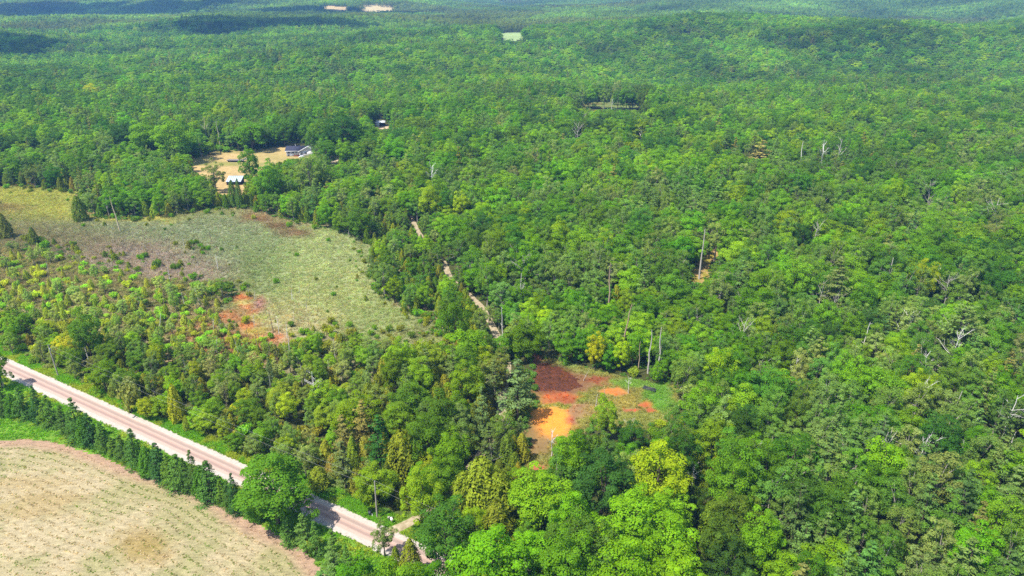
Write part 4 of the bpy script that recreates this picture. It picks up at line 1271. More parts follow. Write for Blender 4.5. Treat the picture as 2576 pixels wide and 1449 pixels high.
for d in deads:
    p = DEAD[d['proto']]
    o = thing('dead_tree', d['label'], 'dead tree', (d['x'], d['y'], d['z']), random.uniform(0, 6.28), 'dead trees and snags')
    s_ = d['H'] / p['H']; o.scale = (s_ * 1.1, s_ * 1.1, s_)
    if d['lean']:
        o.rotation_euler = (0, d['lean'], 0)
    tint = [float(q) for q in A(*d['rgb'], 1.55)]
    link('trunk', p['trunk'], o)['tint'] = tint
    for b in p['branches']:
        link('branch', b, o)['tint'] = tint

# ---- the far woodland as one mass
ALLW = []; INDEX = {}
for k in PROTO:
    if k == 'spruce_tree': continue
    for i, p in enumerate(PROTO[k]):
        INDEX[(k, i)] = len(ALLW); ALLW.append(p['whole'])
n_single = len(ALLW)
ALLW += PATCH
pts = []; pk = []; rt = []; sc = []; ti = []
for t in rest:
    if t['kind'] == 'spruce_tree': continue
    pts.append((t['x'], t['y'], t['z'])); pk.append(INDEX[(t['kind'], t['pi'])]); rt.append(t['rot']); sc.append(t['scale']); ti.append(t['tint'])


def in_open(x, y, zz, extra=0.0):
    u, v, d = project(x, y, zz)
    u2, v2, _ = project(x, y, zz + 13.0)
    r = np.zeros(len(x), bool)
    for o in MEADOW_IMG + FARFIELD_IMG:
        r |= inside(u, v, o) | inside(u2, v2, o)
    return r


def band(y0, y1, step, jitter):
    n_y = int((y1 - y0) / step) + 1
    out = []
    for j in range(n_y):
        y = y0 + j * step
        w = 0.76 * y + 60
        xs = np.arange(-w, w, step) + (step / 2 if j % 2 else 0)
        out.append(np.stack([xs, np.full(len(xs), y)], 1))
    p = np.concatenate(out) + rng.uniform(-jitter, jitter, (sum(len(a) for a in out), 2))
    return p[:, 0], p[:, 1]


# single trees from 860 m to 1.7 km
x, y = band(YMAX, 1750, 9.4, 3.4)
z = terrain(x, y); keep = ~in_open(x, y, z)
x, y, z = x[keep], y[keep], z[keep]
cs = fbm(x / 95, y / 95, 142); st = fbm(x / 70, y / 70, 141); tn = fbm(x / 90, y / 90, 143); hs = fbm(x / 80, y / 80, 145)
for i in range(len(x)):
    pw = 0.05 + 0.75 * float(smooth(0.6, 0.76, cs[i]))
    if random.random() < pw:
        kind = 'pine_tree' if random.random() < 0.75 else 'cedar_tree'
    else:
        kind = 'oak_tree' if random.random() < (0.15 + 0.5 * float(smooth(0.5, 0.7, st[i]))) else ('ash_tree' if random.random() < 0.35 else 'maple_tree')
    P_ = PROTO[kind]; pi = random.randrange(len(P_)); p = P_[pi]
    (h0, h1), (r0, r1) = SIZES[kind]
    H = random.uniform(h0, h1) * (0.72 + 0.5 * hs[i]); rr = random.uniform(r0, r1) * 1.25
    w_, rgb, _ = pick_from(PAL[kind], [q[2] for q in PAL[kind]])
    rgb = np.clip(np.array(rgb, float) * (0.82 + 0.46 * tn[i]) + np.random.normal(0, 4, 3), 20, 235)
    pts.append((x[i], y[i], z[i])); pk.append(INDEX[(kind, pi)]); rt.append(random.uniform(0, 6.28)); sc.append((rr / p['R'], rr / p['R'], H / p['H'])); ti.append(A(*rgb, KF) * HUE.get(kind, HUE['maple_tree']))
# woodland patches beyond
for (y0, y1, step, k) in ((1750, 4200, 27.0, 1.0), (4200, 9000, 62.0, 2.2)):
    x, y = band(y0, y1, step, step * 0.25)
    z = terrain(x, y); keep = ~in_open(x, y, z)
    x, y, z = x[keep], y[keep], z[keep]
    tn = fbm(x / 160, y / 160, 143); st = fbm(x / 300, y / 300, 144)
    for i in range(len(x)):
        rgb = np.array((104, 152, 62)) * (0.58 + 0.82 * tn[i])
        if st[i] > 0.56: rgb = rgb * 0.55 + np.array((104, 116, 72)) * 0.45
        pts.append((x[i], y[i], z[i] - 1.0)); pk.append(n_single + random.randrange(len(PATCH))); rt.append(random.uniform(0, 6.28))
        sc.append((k, k, k ** 0.3 * random.uniform(0.9, 1.15))); ti.append(A(*np.clip(rgb, 20, 235), KF) * HUE['maple_tree'])
scatter('distant_forest', ALLW, np.array(pts), np.array(pk), np.array(rt), np.array(sc), np.array(ti), 'unbroken green woodland running back over low hills to the horizon')
print('forest copies', len(pts), round(time.time() - T0, 1))

# ================================================================== LOW GROWTH (uncounted)
def tuft(seed, n, spread, width, lean):
    g = np.random.default_rng(seed)
    V = []; Q = []; S = []
    for i in range(n):
        a = g.uniform(0, 6.28); r = spread * math.sqrt(g.uniform())
        b = np.array([r * math.cos(a), r * math.sin(a), -0.05]); h = g.uniform(0.6, 1.05)
        t = b + np.array([lean * g.normal(), lean * g.normal(), h])
        d = g.uniform(0, 6.28); w = np.array([math.cos(d), math.sin(d), 0]) * width
        m = (b + t) / 2 + np.array([0, 0, 0.06])
        V += [b - w * 0.4, b + w * 0.4, t, m - w * 0.9]
        Q.append((4 * i, 4 * i + 1, 4 * i + 2, 4 * i + 3)); s_ = g.uniform(0.75, 1.25); S += [(s_, s_, s_)] * 4
    return mesh_from('tuft', np.array(V), np.array(Q), [M_GRASS], shade=np.array(S))


TUFT = [tuft(1000 + i, 16, 0.5, 0.1, 0.42) for i in range(4)]
LOW = [tuft(1010 + i, 14, 0.5, 0.16, 0.3) for i in range(3)]


def sample_poly(poly, n):
    P = np.array(poly); lo, hi = P.min(0), P.max(0)
    x = rng.uniform(lo[0], hi[0], n); y = rng.uniform(lo[1], hi[1], n)
    k = inside(x, y, poly)
    return x[k], y[k]


def tufts(name, meshes, x, y, h, w, tint, label, z=0.02):
    n = len(x)
    hh = h * rng.uniform(0.65, 1.3, n); ww = w * rng.uniform(0.7, 1.3, n)
    scatter(name, meshes, np.stack([x, y, np.full(n, z)], 1), rng.integers(0, len(meshes), n), rng.uniform(0, 6.28, n), np.stack([ww, ww, hh], 1), tint, label)


x, y = sample_poly(marsh_wide, 110000)
u, v, _ = project(x, y, 0 * x)
sc_ = inside(u, v, [(-60, 600), (560, 690), (600, 860), (760, 880), (700, 930), (400, 860), (-60, 740)])
k = (inside(u + rng.normal(0, 14, len(u)), v + rng.normal(0, 8, len(u)), MARSH_IMG) | (sc_ & (rng.uniform(0, 1, len(u)) < 0.8))) & (u > -60)
orange = blobs(u, v, np.zeros(3), [(605, 760, 40, 26, np.ones(3)), (620, 800, 36, 26, np.ones(3)), (690, 852, 50, 16, np.ones(3))])[:, 0]
k &= rng.uniform(0, 1, len(x)) > orange * 0.45
x, y, u, v = x[k], y[k], u[k], v[k]
mc = marsh_sheet_colour(u, v, x, y)
tint = mc * rng.uniform(1.7, 3.0, (len(x), 1)) * (1 + rng.normal(0, 0.07, (len(x), 3)))
grey_ = blobs(u, v, np.zeros(3), [(330, 650, 180, 40, np.ones(3)), (120, 620, 140, 30, np.ones(3)), (200, 680, 200, 40, np.ones(3))])[:, 0]
tufts('marsh_reeds', TUFT, x, y, 0.85 + 0.6 * grey_, 1.0, tint, 'grey-green and straw-coloured reeds and sedge filling the marsh')

x, y = sample_poly(POND, 16000)
u, v, _ = project(x, y, 0 * x)
pc = pond_colour(u, v, x, y)
k = (pc[:, 1] > pc[:, 0] * 0.72) & (rng.uniform(0, 1, len(x)) < 0.8)
k |= (rng.uniform(0, 1, len(x)) < 0.06) & (pc[:, 0] < 0.3)
tufts('pond_sedge', TUFT, x[k], y[k], 0.7, 0.6, pc[k] * rng.uniform(2.2, 4.0, (k.sum(), 1)), 'green and rusty sedge growing over the pond flat', 0.03)

# verges and the grass between spruces and field
s_ = rng.uniform(-150, 200, 42000); a_ = np.where(rng.uniform(0, 1, len(s_)) < 0.4, rng.uniform(-4.5, 0.1, len(s_)), rng.uniform(ROAD_W - 0.1, 34, len(s_)))
p = ra[None] + s_[:, None] * RD + a_[:, None] * RN
k = ~inside(p[:, 0], p[:, 1], FIELD)
u, v, _ = project(p[:, 0], p[:, 1], 0 * p[:, 0])
k &= (u < 1110) & (seg_dist(p[:, 0], p[:, 1], TRAIL) > 1.9)
p = p[k]
n_ = fbm(p[:, 0] / 5, p[:, 1] / 5, 151)[:, None]
vt = A(128, 182, 48, 1.15) * (1 - smooth(0.45, 0.7, n_)) + A(176, 190, 66, 1.15) * smooth(0.45, 0.7, n_)
tufts('verge_grass', LOW, p[:, 0], p[:, 1], 0.5, 0.75, vt * rng.uniform(0.75, 1.3, (len(p), 1)), 'bright green grass along the road verges')

# stubble and seedlings in curving drill rows
x, y = sample_poly(FIELD, 150000)
u, v, _ = project(x, y, 0 * x)
k = (u > -120) & (v < 1600)
x, y = x[k], y[k]
q = seg_dist(x, y, FIELD_EDGE) + 0.35 * fbm(x / 3, y / 3, 85)      # drill rows follow the curved edge
q1 = seg_dist(x + 0.05, y, FIELD_EDGE) - seg_dist(x - 0.05, y, FIELD_EDGE); q2 = seg_dist(x, y + 0.05, FIELD_EDGE) - seg_dist(x, y - 0.05, FIELD_EDGE)
mv = (np.round(q / 2.3) * 2.3 - q) * 0.55
x = x + mv * q1 * 10; y = y + mv * q2 * 10
d_ = seg_dist(x, y, FIELD_EDGE)
n_ = fbm(x / 9, y / 9, 81); g_ = rng.uniform(0, 1, len(x)) < smooth(0.28, 0.75, n_) * 0.62 + 0.06
g_ &= d_ > 3.0
ft = np.where(g_[:, None], A(132, 160, 62, 1.1), A(238, 220, 190, 1.25)) * rng.uniform(0.75, 1.25, (len(x), 1))
fc = field_colour(*project(x, y, 0 * x)[:2], x, y)
ft = np.where((rng.uniform(0, 1, len(x)) < 0.35)[:, None] & ~g_[:, None], fc * 1.25, ft)
keep = rng.uniform(0, 1, len(x)) < np.where(d_ < 4, 0.2, 0.5)
tufts('field_stubble', LOW, x[keep], y[keep], 0.24, 0.34, ft[keep], 'straw stubble and green seedlings in rows on the field')

# undergrowth: low leafy cover below and between the trees
x = rng.uniform(-420, 420, 60000); y = rng.uniform(85, 620, 60000)
z = terrain(x, y); u, v, d = project(x, y, z)
al_, ac_ = road_coord(x, y)
k = (u > -150) & (u < 2730) & (v < 1560) & ~((ac_ > -3.0) & (al_ < al_lim)) & ~((ac_ > -3.0) & (ac_ < ROAD_W + 2)) & (seg_dist(x, y, TRAIL) > 1.9)
u2, v2, _ = project(x, y, z + 1.6)
for o in OPEN[:4] + OPEN[6:]:
    k &= ~inside(u, v, o) & ~inside(u2, v2, o)
x, y, z, u, v = x[k], y[k], z[k], u[k], v[k]
n_ = fbm(x / 11, y / 11, 161)[:, None]
ut = A(108, 148, 56, 1.2) * (0.75 + 0.5 * n_)
br = (inside(u, v, ZONES[0][1]) | inside(u, v, ZONES[1][1]))[:, None]
red = blobs(u, v, np.zeros(3), [(600, 860, 90, 36, np.ones(3)), (480, 820, 80, 30, np.ones(3) * 0.5), (300, 700, 120, 20, np.ones(3) * 0.4)])[:, :1]
ub = (A(150, 158, 84, 1.25) * (1 - 0.4 * red) + A(186, 142, 108, 1.25) * 0.4 * red) * (0.7 + 0.6 * n_)
ut = np.where(br, ub, ut) * rng.uniform(0.75, 1.25, (len(x), 1))
n = len(x); w_ = rng.uniform(0.35, 0.85, n)
scatter('undergrowth', [p['whole'] for p in PROTO['shrub']], np.stack([x, y, z], 1), rng.integers(0, 4, n), rng.uniform(0, 6.28, n), np.stack([w_, w_, w_ * rng.uniform(0.5, 0.9, n)], 1), ut, 'low leafy undergrowth between the trees and in the scrub')
# a few small bushes standing in the marsh
print('low growth', round(time.time() - T0, 1))

# ================================================================== BUILT THINGS
M_POLE = flat_material('weathered_pole', A(216, 206, 192), 0.9, 0.1, 0.3, 3.0)
M_GREYMETAL = flat_material('grey_metal', A(160, 164, 168), 0.5, 0.4)
M_CERAMIC = flat_material('ceramic', A(200, 205, 205), 0.3, 0.5)
M_WIRE = flat_material('wire', A(190, 190, 185), 0.6, 0.3)


def utility_pole(u, vt, vb, label, lean=0.0, transformer=False):
    x, y, z = gp(u, vb)
    H = height_to(x, y, z, vt)
    t = thing('utility_pole', label, 'pole', (x, y, z), math.atan2(RD[1], RD[0]), 'utility poles along the road')
    t.rotation_euler = (0, lean, math.atan2(RD[1], RD[0]))
    V, Q = tube([(0, 0, -0.5), (0, 0, H * 0.5), (0, 0, H)], [0.22, 0.19, 0.15], 10)
    top = np.concatenate([V, [(0, 0, H + 0.03)]])
    part_mesh('shaft', V, Q, M_POLE, t)
    V, Q = tube([(0, 0, H), (0, 0, H + 0.05)], [0.13, 0.02], 10); part_mesh('cap', V, Q, M_POLE, t)
    V, Q = tube([(0, 0, H + 0.04), (0, 0, H + 0.18), (0, 0, H + 0.3)], [0.04, 0.08, 0.03], 8); part_mesh('insulator', V, Q, M_CERAMIC, t)
    V, Q = tube([(0.15, 0, H - 1.6), (0.28, 0, H - 1.6)], [0.05, 0.05], 6); part_mesh('bracket', V, Q, M_GREYMETAL, t)
    if transformer:
        V, Q = tube([(0.36, 0, H - 1.9), (0.36, 0, H - 1.85), (0.36, 0, H - 1.0), (0.36, 0, H - 0.95)], [0.05, 0.24, 0.24, 0.05], 12); part_mesh('transformer', V, Q, M_GREYMETAL, t)
    from mathutils import Euler, Vector
    e = Euler(t.rotation_euler)
    return [np.array(e.to_matrix() @ Vector((0, 0, H + 0.3))) + (x, y, z), np.array(e.to_matrix() @ Vector((0.28, 0, H - 1.6))) + (x, y, z)]


pA = utility_pole(949, 1211, 1303, 'tall grey utility pole beside the driveway mouth', 0.02)
pB = utility_pole(147, 870, 946, 'leaning grey utility pole in the bushes across the road, with a transformer', -0.1, True)
pC = utility_pole(10, 922, 972, 'utility pole half hidden under the tree at the picture edge', -0.08)


def wire(p, q, sag, label):
    p = np.array(p); q = np.array(q)
    pts_ = [p + (q - p) * t - np.array([0, 0, sag * 4 * t * (1 - t)]) for t in np.linspace(0, 1, 25)]
    V, Q = tube(pts_, [0.016] * 25, 4)
    o = link('overhead_wire', mesh_from('overhead_wire', V, Q, [M_WIRE]), label=label, category='wire', group='overhead wires')


beyond = np.array([*(np.array(pA[0][:2]) + RD * 75), 9.5]); beyond_w = np.array([*(np.array(pB[0][:2]) - RD * 80), 9.5])
wire(pB[0], pA[0], 1.1, 'upper overhead wire strung between the two roadside poles')
wire(pB[1], pA[1], 1.2, 'lower overhead wire strung between the two roadside poles')
wire(pA[0], beyond, 1.0, 'upper overhead wire running down from the driveway pole into the trees')
wire(pA[1], beyond - np.array([0, 0, 1.8]), 1.0, 'lower overhead wire running down from the driveway pole into the trees')

# ---- by the driveway: white mailbox post, dark bin
M_WHITE = flat_material('white_paint', A(250, 250, 248, 1.5), 0.6, 0.3)
M_DARKBIN = flat_material('dark_plastic', A(58, 66, 74), 0.5, 0.4)
x, y, z = gp(986, 1316)
t = thing('mailbox', 'white mailbox on a post at the driveway mouth', 'mailbox', (x, y, z), 0.4)
part_box('post', (-0.06, 0.06, -0.06, 0.06, -0.2, 1.0), M_POLE, t)
V, Q = tube([(0, -0.42, 1.25), (0, -0.41, 1.25), (0, 0.41, 1.25), (0, 0.42, 1.25)], [0.02, 0.30, 0.30, 0.02], 14); part_mesh('box', V, Q, M_WHITE, t)
part_box('flag', (0.31, 0.34, -0.1, 0.12, 1.3, 1.62), flat_material('red_paint', A(200, 60, 50)), t)
x, y, z = gp(979, 1311)
t = thing('address_sign', 'small pale address board beside the white mailbox', 'sign', (x, y, z), 0.3)
part_box('post', (-0.05, 0.05, -0.05, 0.05, -0.2, 1.1), M_POLE, t)
part_box('board', (-0.3, 0.3, -0.085, -0.055, 0.75, 1.5), flat_material('pale_board', A(232, 222, 212)), t)
x, y, z = gp(931, 1297)
t = thing('wheelie_bin', 'dark wheeled bin beside the driveway pole', 'bin', (x, y, z), 0.5)
V, Q = box_verts(-0.33, 0.33, -0.36, 0.36, 0.12, 1.2); V[:4, :2] *= 0.8; part_mesh('body', V, Q, M_DARKBIN, t)
part_box('lid', (-0.37, 0.37, -0.42, 0.4, 1.2, 1.28), M_DARKBIN, t)
for sx in (-0.3, 0.3):
    V, Q = tube([(sx - 0.04, 0.3, 0.12), (sx - 0.038, 0.3, 0.12), (sx + 0.038, 0.3, 0.12), (sx + 0.04, 0.3, 0.12)], [0.01, 0.13, 0.13, 0.01], 12); part_mesh('wheel', V, Q, M_DARKBIN, t)
x, y, z = gp(937, 1300)
t = thing('marker_post', 'short white marker post next to the dark bin', 'post', (x, y, z))
V, Q = tube([(0, 0, -0.2), (0, 0, 0.85), (0, 0, 0.95)], [0.09, 0.09, 0.03], 8); part_mesh('stake', V, Q, M_WHITE, t)
V, Q = tube([(0, 0, 0.7), (0, 0, 0.8)], [0.095, 0.095], 8); part_mesh('band', V, Q, M_GREYMETAL, t)

# ---- fallen limb on the field edge
x, y, z = gp(628, 1328)
t = thing('fallen_branch', 'bare broken branch lying on the field edge', 'branch', (x, y, 0.1), 0.9)
V, Q = tube([(0, 0, 0), (1.4, 0.1, 0.25), (2.9, -0.1, 0.7)], [0.09, 0.07, 0.02], 5); part_mesh('limb', V, Q, M_BARK, t)
V, Q = tube([(1.2, 0.1, 0.2), (1.9, 0.7, 0.45)], [0.04, 0.012], 4); part_mesh('twig', V, Q, M_BARK, t)

# ---- dark planks lying in the grass right of the pond
x, y, z = gp(1634, 981)
t = thing('plank_raft', 'dark weathered plank raft lying in the grass right of the pond', 'raft', (x, y, 0.3), -0.55)
M_SLATE = flat_material('black_wood', A(74, 80, 84), 0.8, 0.2, 0.3, 2.0)
for i in range(5):
    part_box('plank', (-2.1, 2.1, -1.0 + i * 0.4, -0.64 + i * 0.4, 0.16 + 0.015 * (i % 2), 0.24 + 0.015 * (i % 2)), M_SLATE, t)
for sx in (-1.5, 1.5):
    part_box('bearer', (sx - 0.1, sx + 0.1, -1.0, 0.98, 0.0, 0.155), M_SLATE, t)
V, Q = tube([(-1.2, -0.4, 0.3), (0.2, 0.1, 0.34), (1.8, 0.5, 0.3)], [0.05, 0.06, 0.03], 5)
o = link('fallen_stick', mesh_from('fallen_stick', V + np.array([x, y, 0.3]), Q, [M_PALE_BARK]), label='pale stick lying across the dark plank raft', category='stick')

# ---- the white house behind the hay clearing
M_ROOF = flat_material('dark_shingle', A(74, 76, 98), 0.85, 0.2, 0.2, 1.0)
M_SIDING = flat_material('white_siding', A(236, 232, 226, 1.8), 0.7, 0.3)
M_GLASS = flat_material('window_glass', A(84, 96, 110), 0.1, 0.6)
M_BRICK = flat_material('red_brick', A(176, 110, 90), 0.9, 0.1, 0.2, 4.0)
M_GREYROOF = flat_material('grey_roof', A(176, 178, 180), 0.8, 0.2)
hx, hy, hz = gp(721, 394)
mpp = float(project(hx, hy, 0)[2]) / F
house = thing('house', 'white L-shaped house with dark blue-grey roof behind the hay clearing', 'house', (hx, hy, 0), 0.06)
W1, D1, HE, HR = 34 * mpp, 10.0, 4.3, 6.7          # left wing: ridge runs sideways
W2_, D2 = 44 * mpp, 15.0                            # right wing: gable faces the camera
w = part_box('wall', (0, W1, 0, D1, -0.2, HE), M_SIDING, house)
V = np.array([(W1, -2.0, -0.2), (W1 + W2_, -2.0, -0.2), (W1 + W2_, D2, -0.2), (W1, D2, -0.2), (W1, -2.0, HE), (W1 + W2_, -2.0, HE), (W1 + W2_, D2, HE), (W1, D2, HE)])
part_mesh('wall', V, box_verts(0, 1, 0, 1, 0, 1)[1], M_SIDING, house)
V = np.array([(W1 + 0.05, -1.99, HE - 0.02), (W1 + W2_ - 0.05, -1.99, HE - 0.02), (W1 + W2_ / 2, -1.99, HR + 0.75), (W1 + W2_ / 2, -1.99, HR + 0.75), (W1 + 0.05, -1.6, HE - 0.02), (W1 + W2_ - 0.05, -1.6, HE - 0.02), (W1 + W2_ / 2, -1.6, HR + 0.75), (W1 + W2_ / 2, -1.6, HR + 0.75)])
part_mesh('gable', V, np.array([(0, 1, 2, 3), (7, 6, 5, 4)]), M_SIDING, house)


def slab(name, a, b, c, d, th, mat, parent):
    a, b, c, d = (np.array(q, float) for q in (a, b, c, d))
    n = unit(np.cross(b - a, d - a))
    V = np.array([a, b, c, d, a - n * th, b - n * th, c - n * th, d - n * th])
    return part_mesh(name, V, np.array([(0, 1, 2, 3), (7, 6, 5, 4), (0, 4, 5, 1), (1, 5, 6, 2), (2, 6, 7, 3), (3, 7, 4, 0)]), mat, parent)


r1 = slab('roof', (-0.7, -0.8, HE - 0.1), (W1 + 0.2, -0.8, HE - 0.1), (W1 + 5, D1 / 2, HR), (-0.7, D1 / 2, HR), 0.2, M_ROOF, house)
slab('roof', (W1 + 5, D1 + 0.8, HE - 0.1), (-0.7, D1 + 0.8, HE - 0.1), (-0.7, D1 / 2 + 0.01, HR), (W1 + 5, D1 / 2 + 0.01, HR), 0.2, M_ROOF, house)
slab('roof', (W1 - 0.6, D2 + 0.6, HE - 0.2), (W1 - 0.6, -2.7, HE - 0.2), (W1 + W2_ / 2, -2.7, HR + 1.1), (W1 + W2_ / 2, D2 + 0.6, HR + 1.1), 0.2, M_ROOF, house)
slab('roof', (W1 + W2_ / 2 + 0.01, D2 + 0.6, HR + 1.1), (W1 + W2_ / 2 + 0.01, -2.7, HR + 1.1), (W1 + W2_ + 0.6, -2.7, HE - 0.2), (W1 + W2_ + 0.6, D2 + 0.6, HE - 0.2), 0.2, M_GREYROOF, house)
part_box('fascia', (-0.7, W1 - 0.65, -0.95, -0.82, HE - 0.42, HE - 0.08), M_WHITE, house)
for (a, b) in (((W1 - 0.6, HE - 0.2), (W1 + W2_ / 2, HR + 1.1)), ((W1 + W2_ / 2, HR + 1.1), (W1 + W2_ + 0.6, HE - 0.2))):
    V = np.array([(a[0], -2.83, a[1] - 0.4), (b[0], -2.83, b[1] - 0.4), (b[0], -2.83, b[1] + 0.02), (a[0], -2.83, a[1] + 0.02), (a[0], -2.71, a[1] - 0.4), (b[0], -2.71, b[1] - 0.4), (b[0], -2.71, b[1] + 0.02), (a[0], -2.71, a[1] + 0.02)])
    part_mesh('fascia', V, np.array([(0, 1, 2, 3), (7, 6, 5, 4), (0, 4, 5, 1), (2, 6, 7, 3)]), M_WHITE, house)
V, Q = tube([(W1 * 0.62, D1 / 2, HR - 0.3), (W1 * 0.62, D1 / 2, HR + 1.3)], [0.16, 0.16], 8); part_mesh('chimney', V, Q, M_WHITE, house)


def window(x0, x1, z0, z1, yy):
    f = part_box('window', (x0 - 0.1, x1 + 0.1, yy - 0.06, yy - 0.004, z0 - 0.1, z1 + 0.1), M_WHITE, house)
    V, Q = box_verts(x0, x1, yy - 0.075, yy - 0.062, z0, z1); part_mesh('pane', V, Q, M_GLASS, f)


window(1.0, 2.6, 2.3, 3.5, 0); window(4.0, 5.6, 2.3, 3.5, 0); window(6.6, 7.4, 2.3, 3.5, 0)
window(0.8, 2.0, 0.5, 1.5, 0); window(W1 + 1.2, W1 + 2.2, 2.4, 3.4, -2.0); window(W1 + 3.6, W1 + 5.2, 2.4, 3.5, -2.0)
part_box('garage_door', (2.6, 5.0, -0.09, -0.004, 0, 1.95), M_WHITE, house)
part_box('brick_base', (5.3, W1 - 0.1, -0.12, -0.006, 0, 1.2), M_BRICK, house)
part_box('lower_door', (W1 + 0.6, W1 + 1.6, -2.08, -2.004, 0.1, 2.1), M_GLASS, house)
x, y, z = gp(760, 397)
M_CARW = flat_material('white_car_paint', A(255, 255, 255, 1.4), 0.3, 0.5)
t = thing('car', 'white car parked in front of the house', 'car', (x, y, 0), 0.15)
V, Q = box_verts(-2.2, 2.2, -0.9, 0.9, 0.35, 0.95); part_mesh('body', V, Q, M_CARW, t)
V, Q = box_verts(-1.4, 1.3, -0.82, 0.82, 0.95, 1.5); V[4:, 0] *= 0.72; V[4:, 1] *= 0.85; part_mesh('cabin', V, Q, M_CARW, t)
V, Q = box_verts(-1.25, 1.15, -0.86, 0.86, 1.0, 1.38); V[4:, 0] *= 0.74; V[4:, 1] *= 0.88; part_mesh('window_band', V, Q, M_GLASS, t)
for sx in (-1.35, 1.35):
    for sy in (-0.82, 0.82):
        V, Q = tube([(sx, sy - 0.1, 0.34), (sx, sy - 0.099, 0.34), (sx, sy + 0.099, 0.34), (sx, sy + 0.1, 0.34)], [0.02, 0.34, 0.34, 0.02], 12); part_mesh('wheel', V, Q, M_DARKBIN, t)

# ---- long low deck wagon, pale shed, white-roofed shed
x, y, z = gp(571, 408)
L_ = 42 * mpp
t = thing('deck_wagon', 'long low grey deck on wheels standing in the hay clearing', 'wagon', (x, y, 0), -0.04)
M_DECK = flat_material('grey_boards', A(186, 176, 172), 0.85, 0.1, 0.2, 1.5)
M_DARK = flat_material('dark_timber', A(70, 60, 62), 0.9, 0.1)
for i in range(8):
    part_box('plank', (i * L_ / 8, (i + 1) * L_ / 8 - 0.05, 0, 3.4, 1.25, 1.38), M_DECK, t)
part_box('side_rail', (0, L_, -0.12, -0.003, 0.85, 1.34), M_DARK, t)
part_box('side_rail', (0, L_, 3.403, 3.52, 0.85, 1.34), M_DARK, t)
for i in range(4):
    V, Q = tube([(1 + i * (L_ - 2) / 3, 0.2, 0.42), (1 + i * (L_ - 2) / 3, 0.201, 0.42), (1 + i * (L_ - 2) / 3, 0.45, 0.42), (1 + i * (L_ - 2) / 3, 0.451, 0.42)], [0.02, 0.42, 0.42, 0.02], 12); part_mesh('wheel', V, Q, M_DARK, t)
    part_box('axle_beam', (0.9 + i * (L_ - 2) / 3, 1.1 + i * (L_ - 2) / 3, 0.46, 3.2, 0.4, 0.85), M_DARK, t)
x, y, z = gp(613, 407)
t = thing('lean_to', 'short grey lean-to roof at the end of the long low deck', 'shelter', (x, y, 0), -0.04)
slab('roof', (0, 0, 1.7), (3.6, 0, 1.8), (3.6, 2.8, 2.2), (0, 2.8, 2.1), 0.12, M_DECK, t)
for px_, py_ in ((0.15, 0.15), (3.4, 0.15), (0.15, 2.6), (3.4, 2.6)):
    part_box('post', (px_ - 0.07, px_ + 0.07, py_ - 0.07, py_ + 0.07, -0.1, 1.58 + 0.14 * py_), M_DARK, t)
x, y, z = gp(569, 466)
M_PALE = flat_material('pale_metal_roof', A(206, 222, 240, 1.7), 0.5, 0.4)
t = thing('metal_shed', 'low shed with pale bluish metal roof below the hay clearing', 'shed', (x, y, 0), 0.02)
wS = 38 * float(project(x, y, 0)[2]) / F
part_box('wall', (0.2, wS - 0.2, 0.3, 6.4, -0.2, 2.1), M_DARK, t)
for i in range(8):
    slab('roof_panel', (i * wS / 8, 0, 2.15), ((i + 1) * wS / 8 - 0.04, 0, 2.15), ((i + 1) * wS / 8 - 0.04, 6.8, 4.3), (i * wS / 8, 6.8, 4.3), 0.06, M_PALE, t)
part_box('wall', (0.2, wS - 0.2, 6.42, 6.6, -0.2, 4.0), M_DARK, t)
x, y, z = gp(946, 319)
m2 = float(project(x, y, z)[2]) / F
t = thing('open_shed', 'small open-fronted shed with white roof in the woods', 'shed', (x, y, z), 0.1)
wS = 22 * m2; hS = 3.4
part_box('wall', (0, 0.15, 0, 6, -0.5, hS), M_WHITE, t); part_box('wall', (wS - 0.15, wS, 0, 6, -0.5, hS), M_DARK, t); part_box('wall', (0.15, wS - 0.15, 5.85, 6, -0.5, hS), M_DARK, t)
part_box('wall', (0.15, wS * 0.4, 0.0, 0.15, -0.5, hS), M_WHITE, t)
slab('roof', (-0.5, -0.6, hS + 0.05), (wS + 0.5, -0.6, hS + 0.05), (wS + 0.5, 3, hS + 1.4), (-0.5, 3, hS + 1.4), 0.12, M_WHITE, t)
slab('roof', (wS + 0.5, 6.6, hS + 0.05), (-0.5, 6.6, hS + 0.05), (-0.5, 3.01, hS + 1.4), (wS + 0.5, 3.01, hS + 1.4), 0.12, M_WHITE, t)
grid_sheet('shed_yard', to_world([(942, 317), (975, 314), (980, 323), (958, 326)]), 1.5, 0.12, lambda u, v, x, y: A(232, 204, 168)[None] * np.ones((len(x), 1)), M_HAY, 1.0, True)
grid_sheet('house_yard', to_world([(798, 372), (822, 378), (850, 398), (856, 414), (836, 412), (815, 396), (796, 386)]), 1.2, 0.07, lambda u, v, x, y: A(236, 216, 184)[None] * (0.85 + 0.3 * fbm(x / 3, y / 3, 171)[:, None]), M_HAY, 1.0)

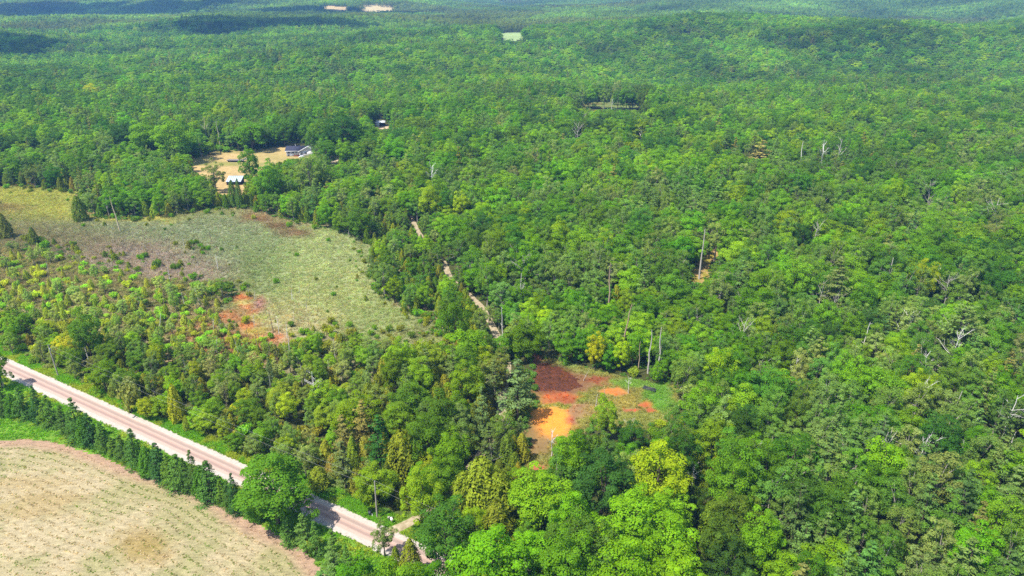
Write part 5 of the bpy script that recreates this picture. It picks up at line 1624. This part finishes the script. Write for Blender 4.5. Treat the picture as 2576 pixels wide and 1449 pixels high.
# ================================================================== AIR AND CLOUD
def cloud(cx, cy_, sx, sy, seed):
    """a cumulus high above the land between the sun and the ground point it shades"""
    g = np.random.default_rng(seed)
    hgt = 1500.0
    k = (hgt - 0) / SUN_DIR[2]
    o = np.array([cx, cy_, 0]) + SUN_DIR * k
    Vs = []; Qs = []; off = 0
    for i in range(26):
        c = o + np.array([g.normal(0, 0.36) * sx, g.normal(0, 0.36) * sy, abs(g.normal(0, 40))])
        r = (0.34 + 0.3 * g.uniform()) * min(sx, sy)
        nu, nv = 14, 8
        th = np.linspace(0, 2 * math.pi, nu, endpoint=False); ph = np.linspace(0.001, math.pi - 0.001, nv)
        T_, P_ = np.meshgrid(th, ph)
        d = np.stack([np.sin(P_) * np.cos(T_), np.sin(P_) * np.sin(T_), np.cos(P_) * 0.6], -1).reshape(-1, 3)
        bump = 1 + 0.22 * np.sin(d[:, 0] * 9 + i) * np.cos(d[:, 1] * 8 + i * 2) + 0.1 * np.sin(d[:, 2] * 17 + d[:, 0] * 13)
        V = c + d * r * bump[:, None]
        a = np.arange(nu * nv).reshape(nv, nu)
        Q = np.stack([a[:-1].ravel(), a[1:].ravel(), np.roll(a[1:], -1, 1).ravel(), np.roll(a[:-1], -1, 1).ravel()], 1)
        Vs.append(V); Qs.append(Q + off); off += len(V)
    return np.concatenate(Vs), np.concatenate(Qs)


M_CLOUD = flat_material('cloud_white', (0.8, 0.8, 0.82), 1.0, 0.0)
cl = []
for (u, v, sx, sy, sd) in [(90, 42, 420, 260, 1), (330, 42, 420, 150, 5), (690, 74, 230, 110, 2), (540, 62, 160, 60, 9), (10, 125, 90, 80, 3), (300, 4, 900, 500, 7), (1250, -8, 1600, 700, 4), (2050, -8, 1100, 600, 6), (730, 36, 420, 110, 8)]:
    gx0, gy0, gz0 = gp(u, v)
    cl.append(cloud(gx0, gy0, sx, sy, sd))
V, Q = join(cl)
cm = mesh_from('clouds', V, Q, [M_CLOUD]); cm.polygons.foreach_set('use_smooth', np.ones(len(cm.polygons), bool))
link('clouds', cm, kind='stuff', label='scattered white cumulus clouds high above the woods')

hz_m, nt, out = new_mat('haze_air')
pv = nt.nodes.new('ShaderNodeVolumePrincipled')
pv.inputs['Color'].default_value = (0.22, 0.50, 1.0, 1.0)
pv.inputs['Density'].default_value = HAZE
pv.inputs['Anisotropy'].default_value = 0.0
nt.links.new(pv.outputs[0], out.inputs['Volume'])
zt = max(CAM_H, float(GZ[(np.abs(GX) < 9000) & (GY < 9600)].max()) + 26.0) + 4.0
V, Q = box_verts(-9600, 9600, -700, 11800, float(GZ.min()) - 2.0, zt)
link('haze', mesh_from('haze', V, Q, [hz_m]), kind='stuff', label='thin blue summer haze over the distant woods')
print('done', round(time.time() - T0, 1), 'haze top', zt)
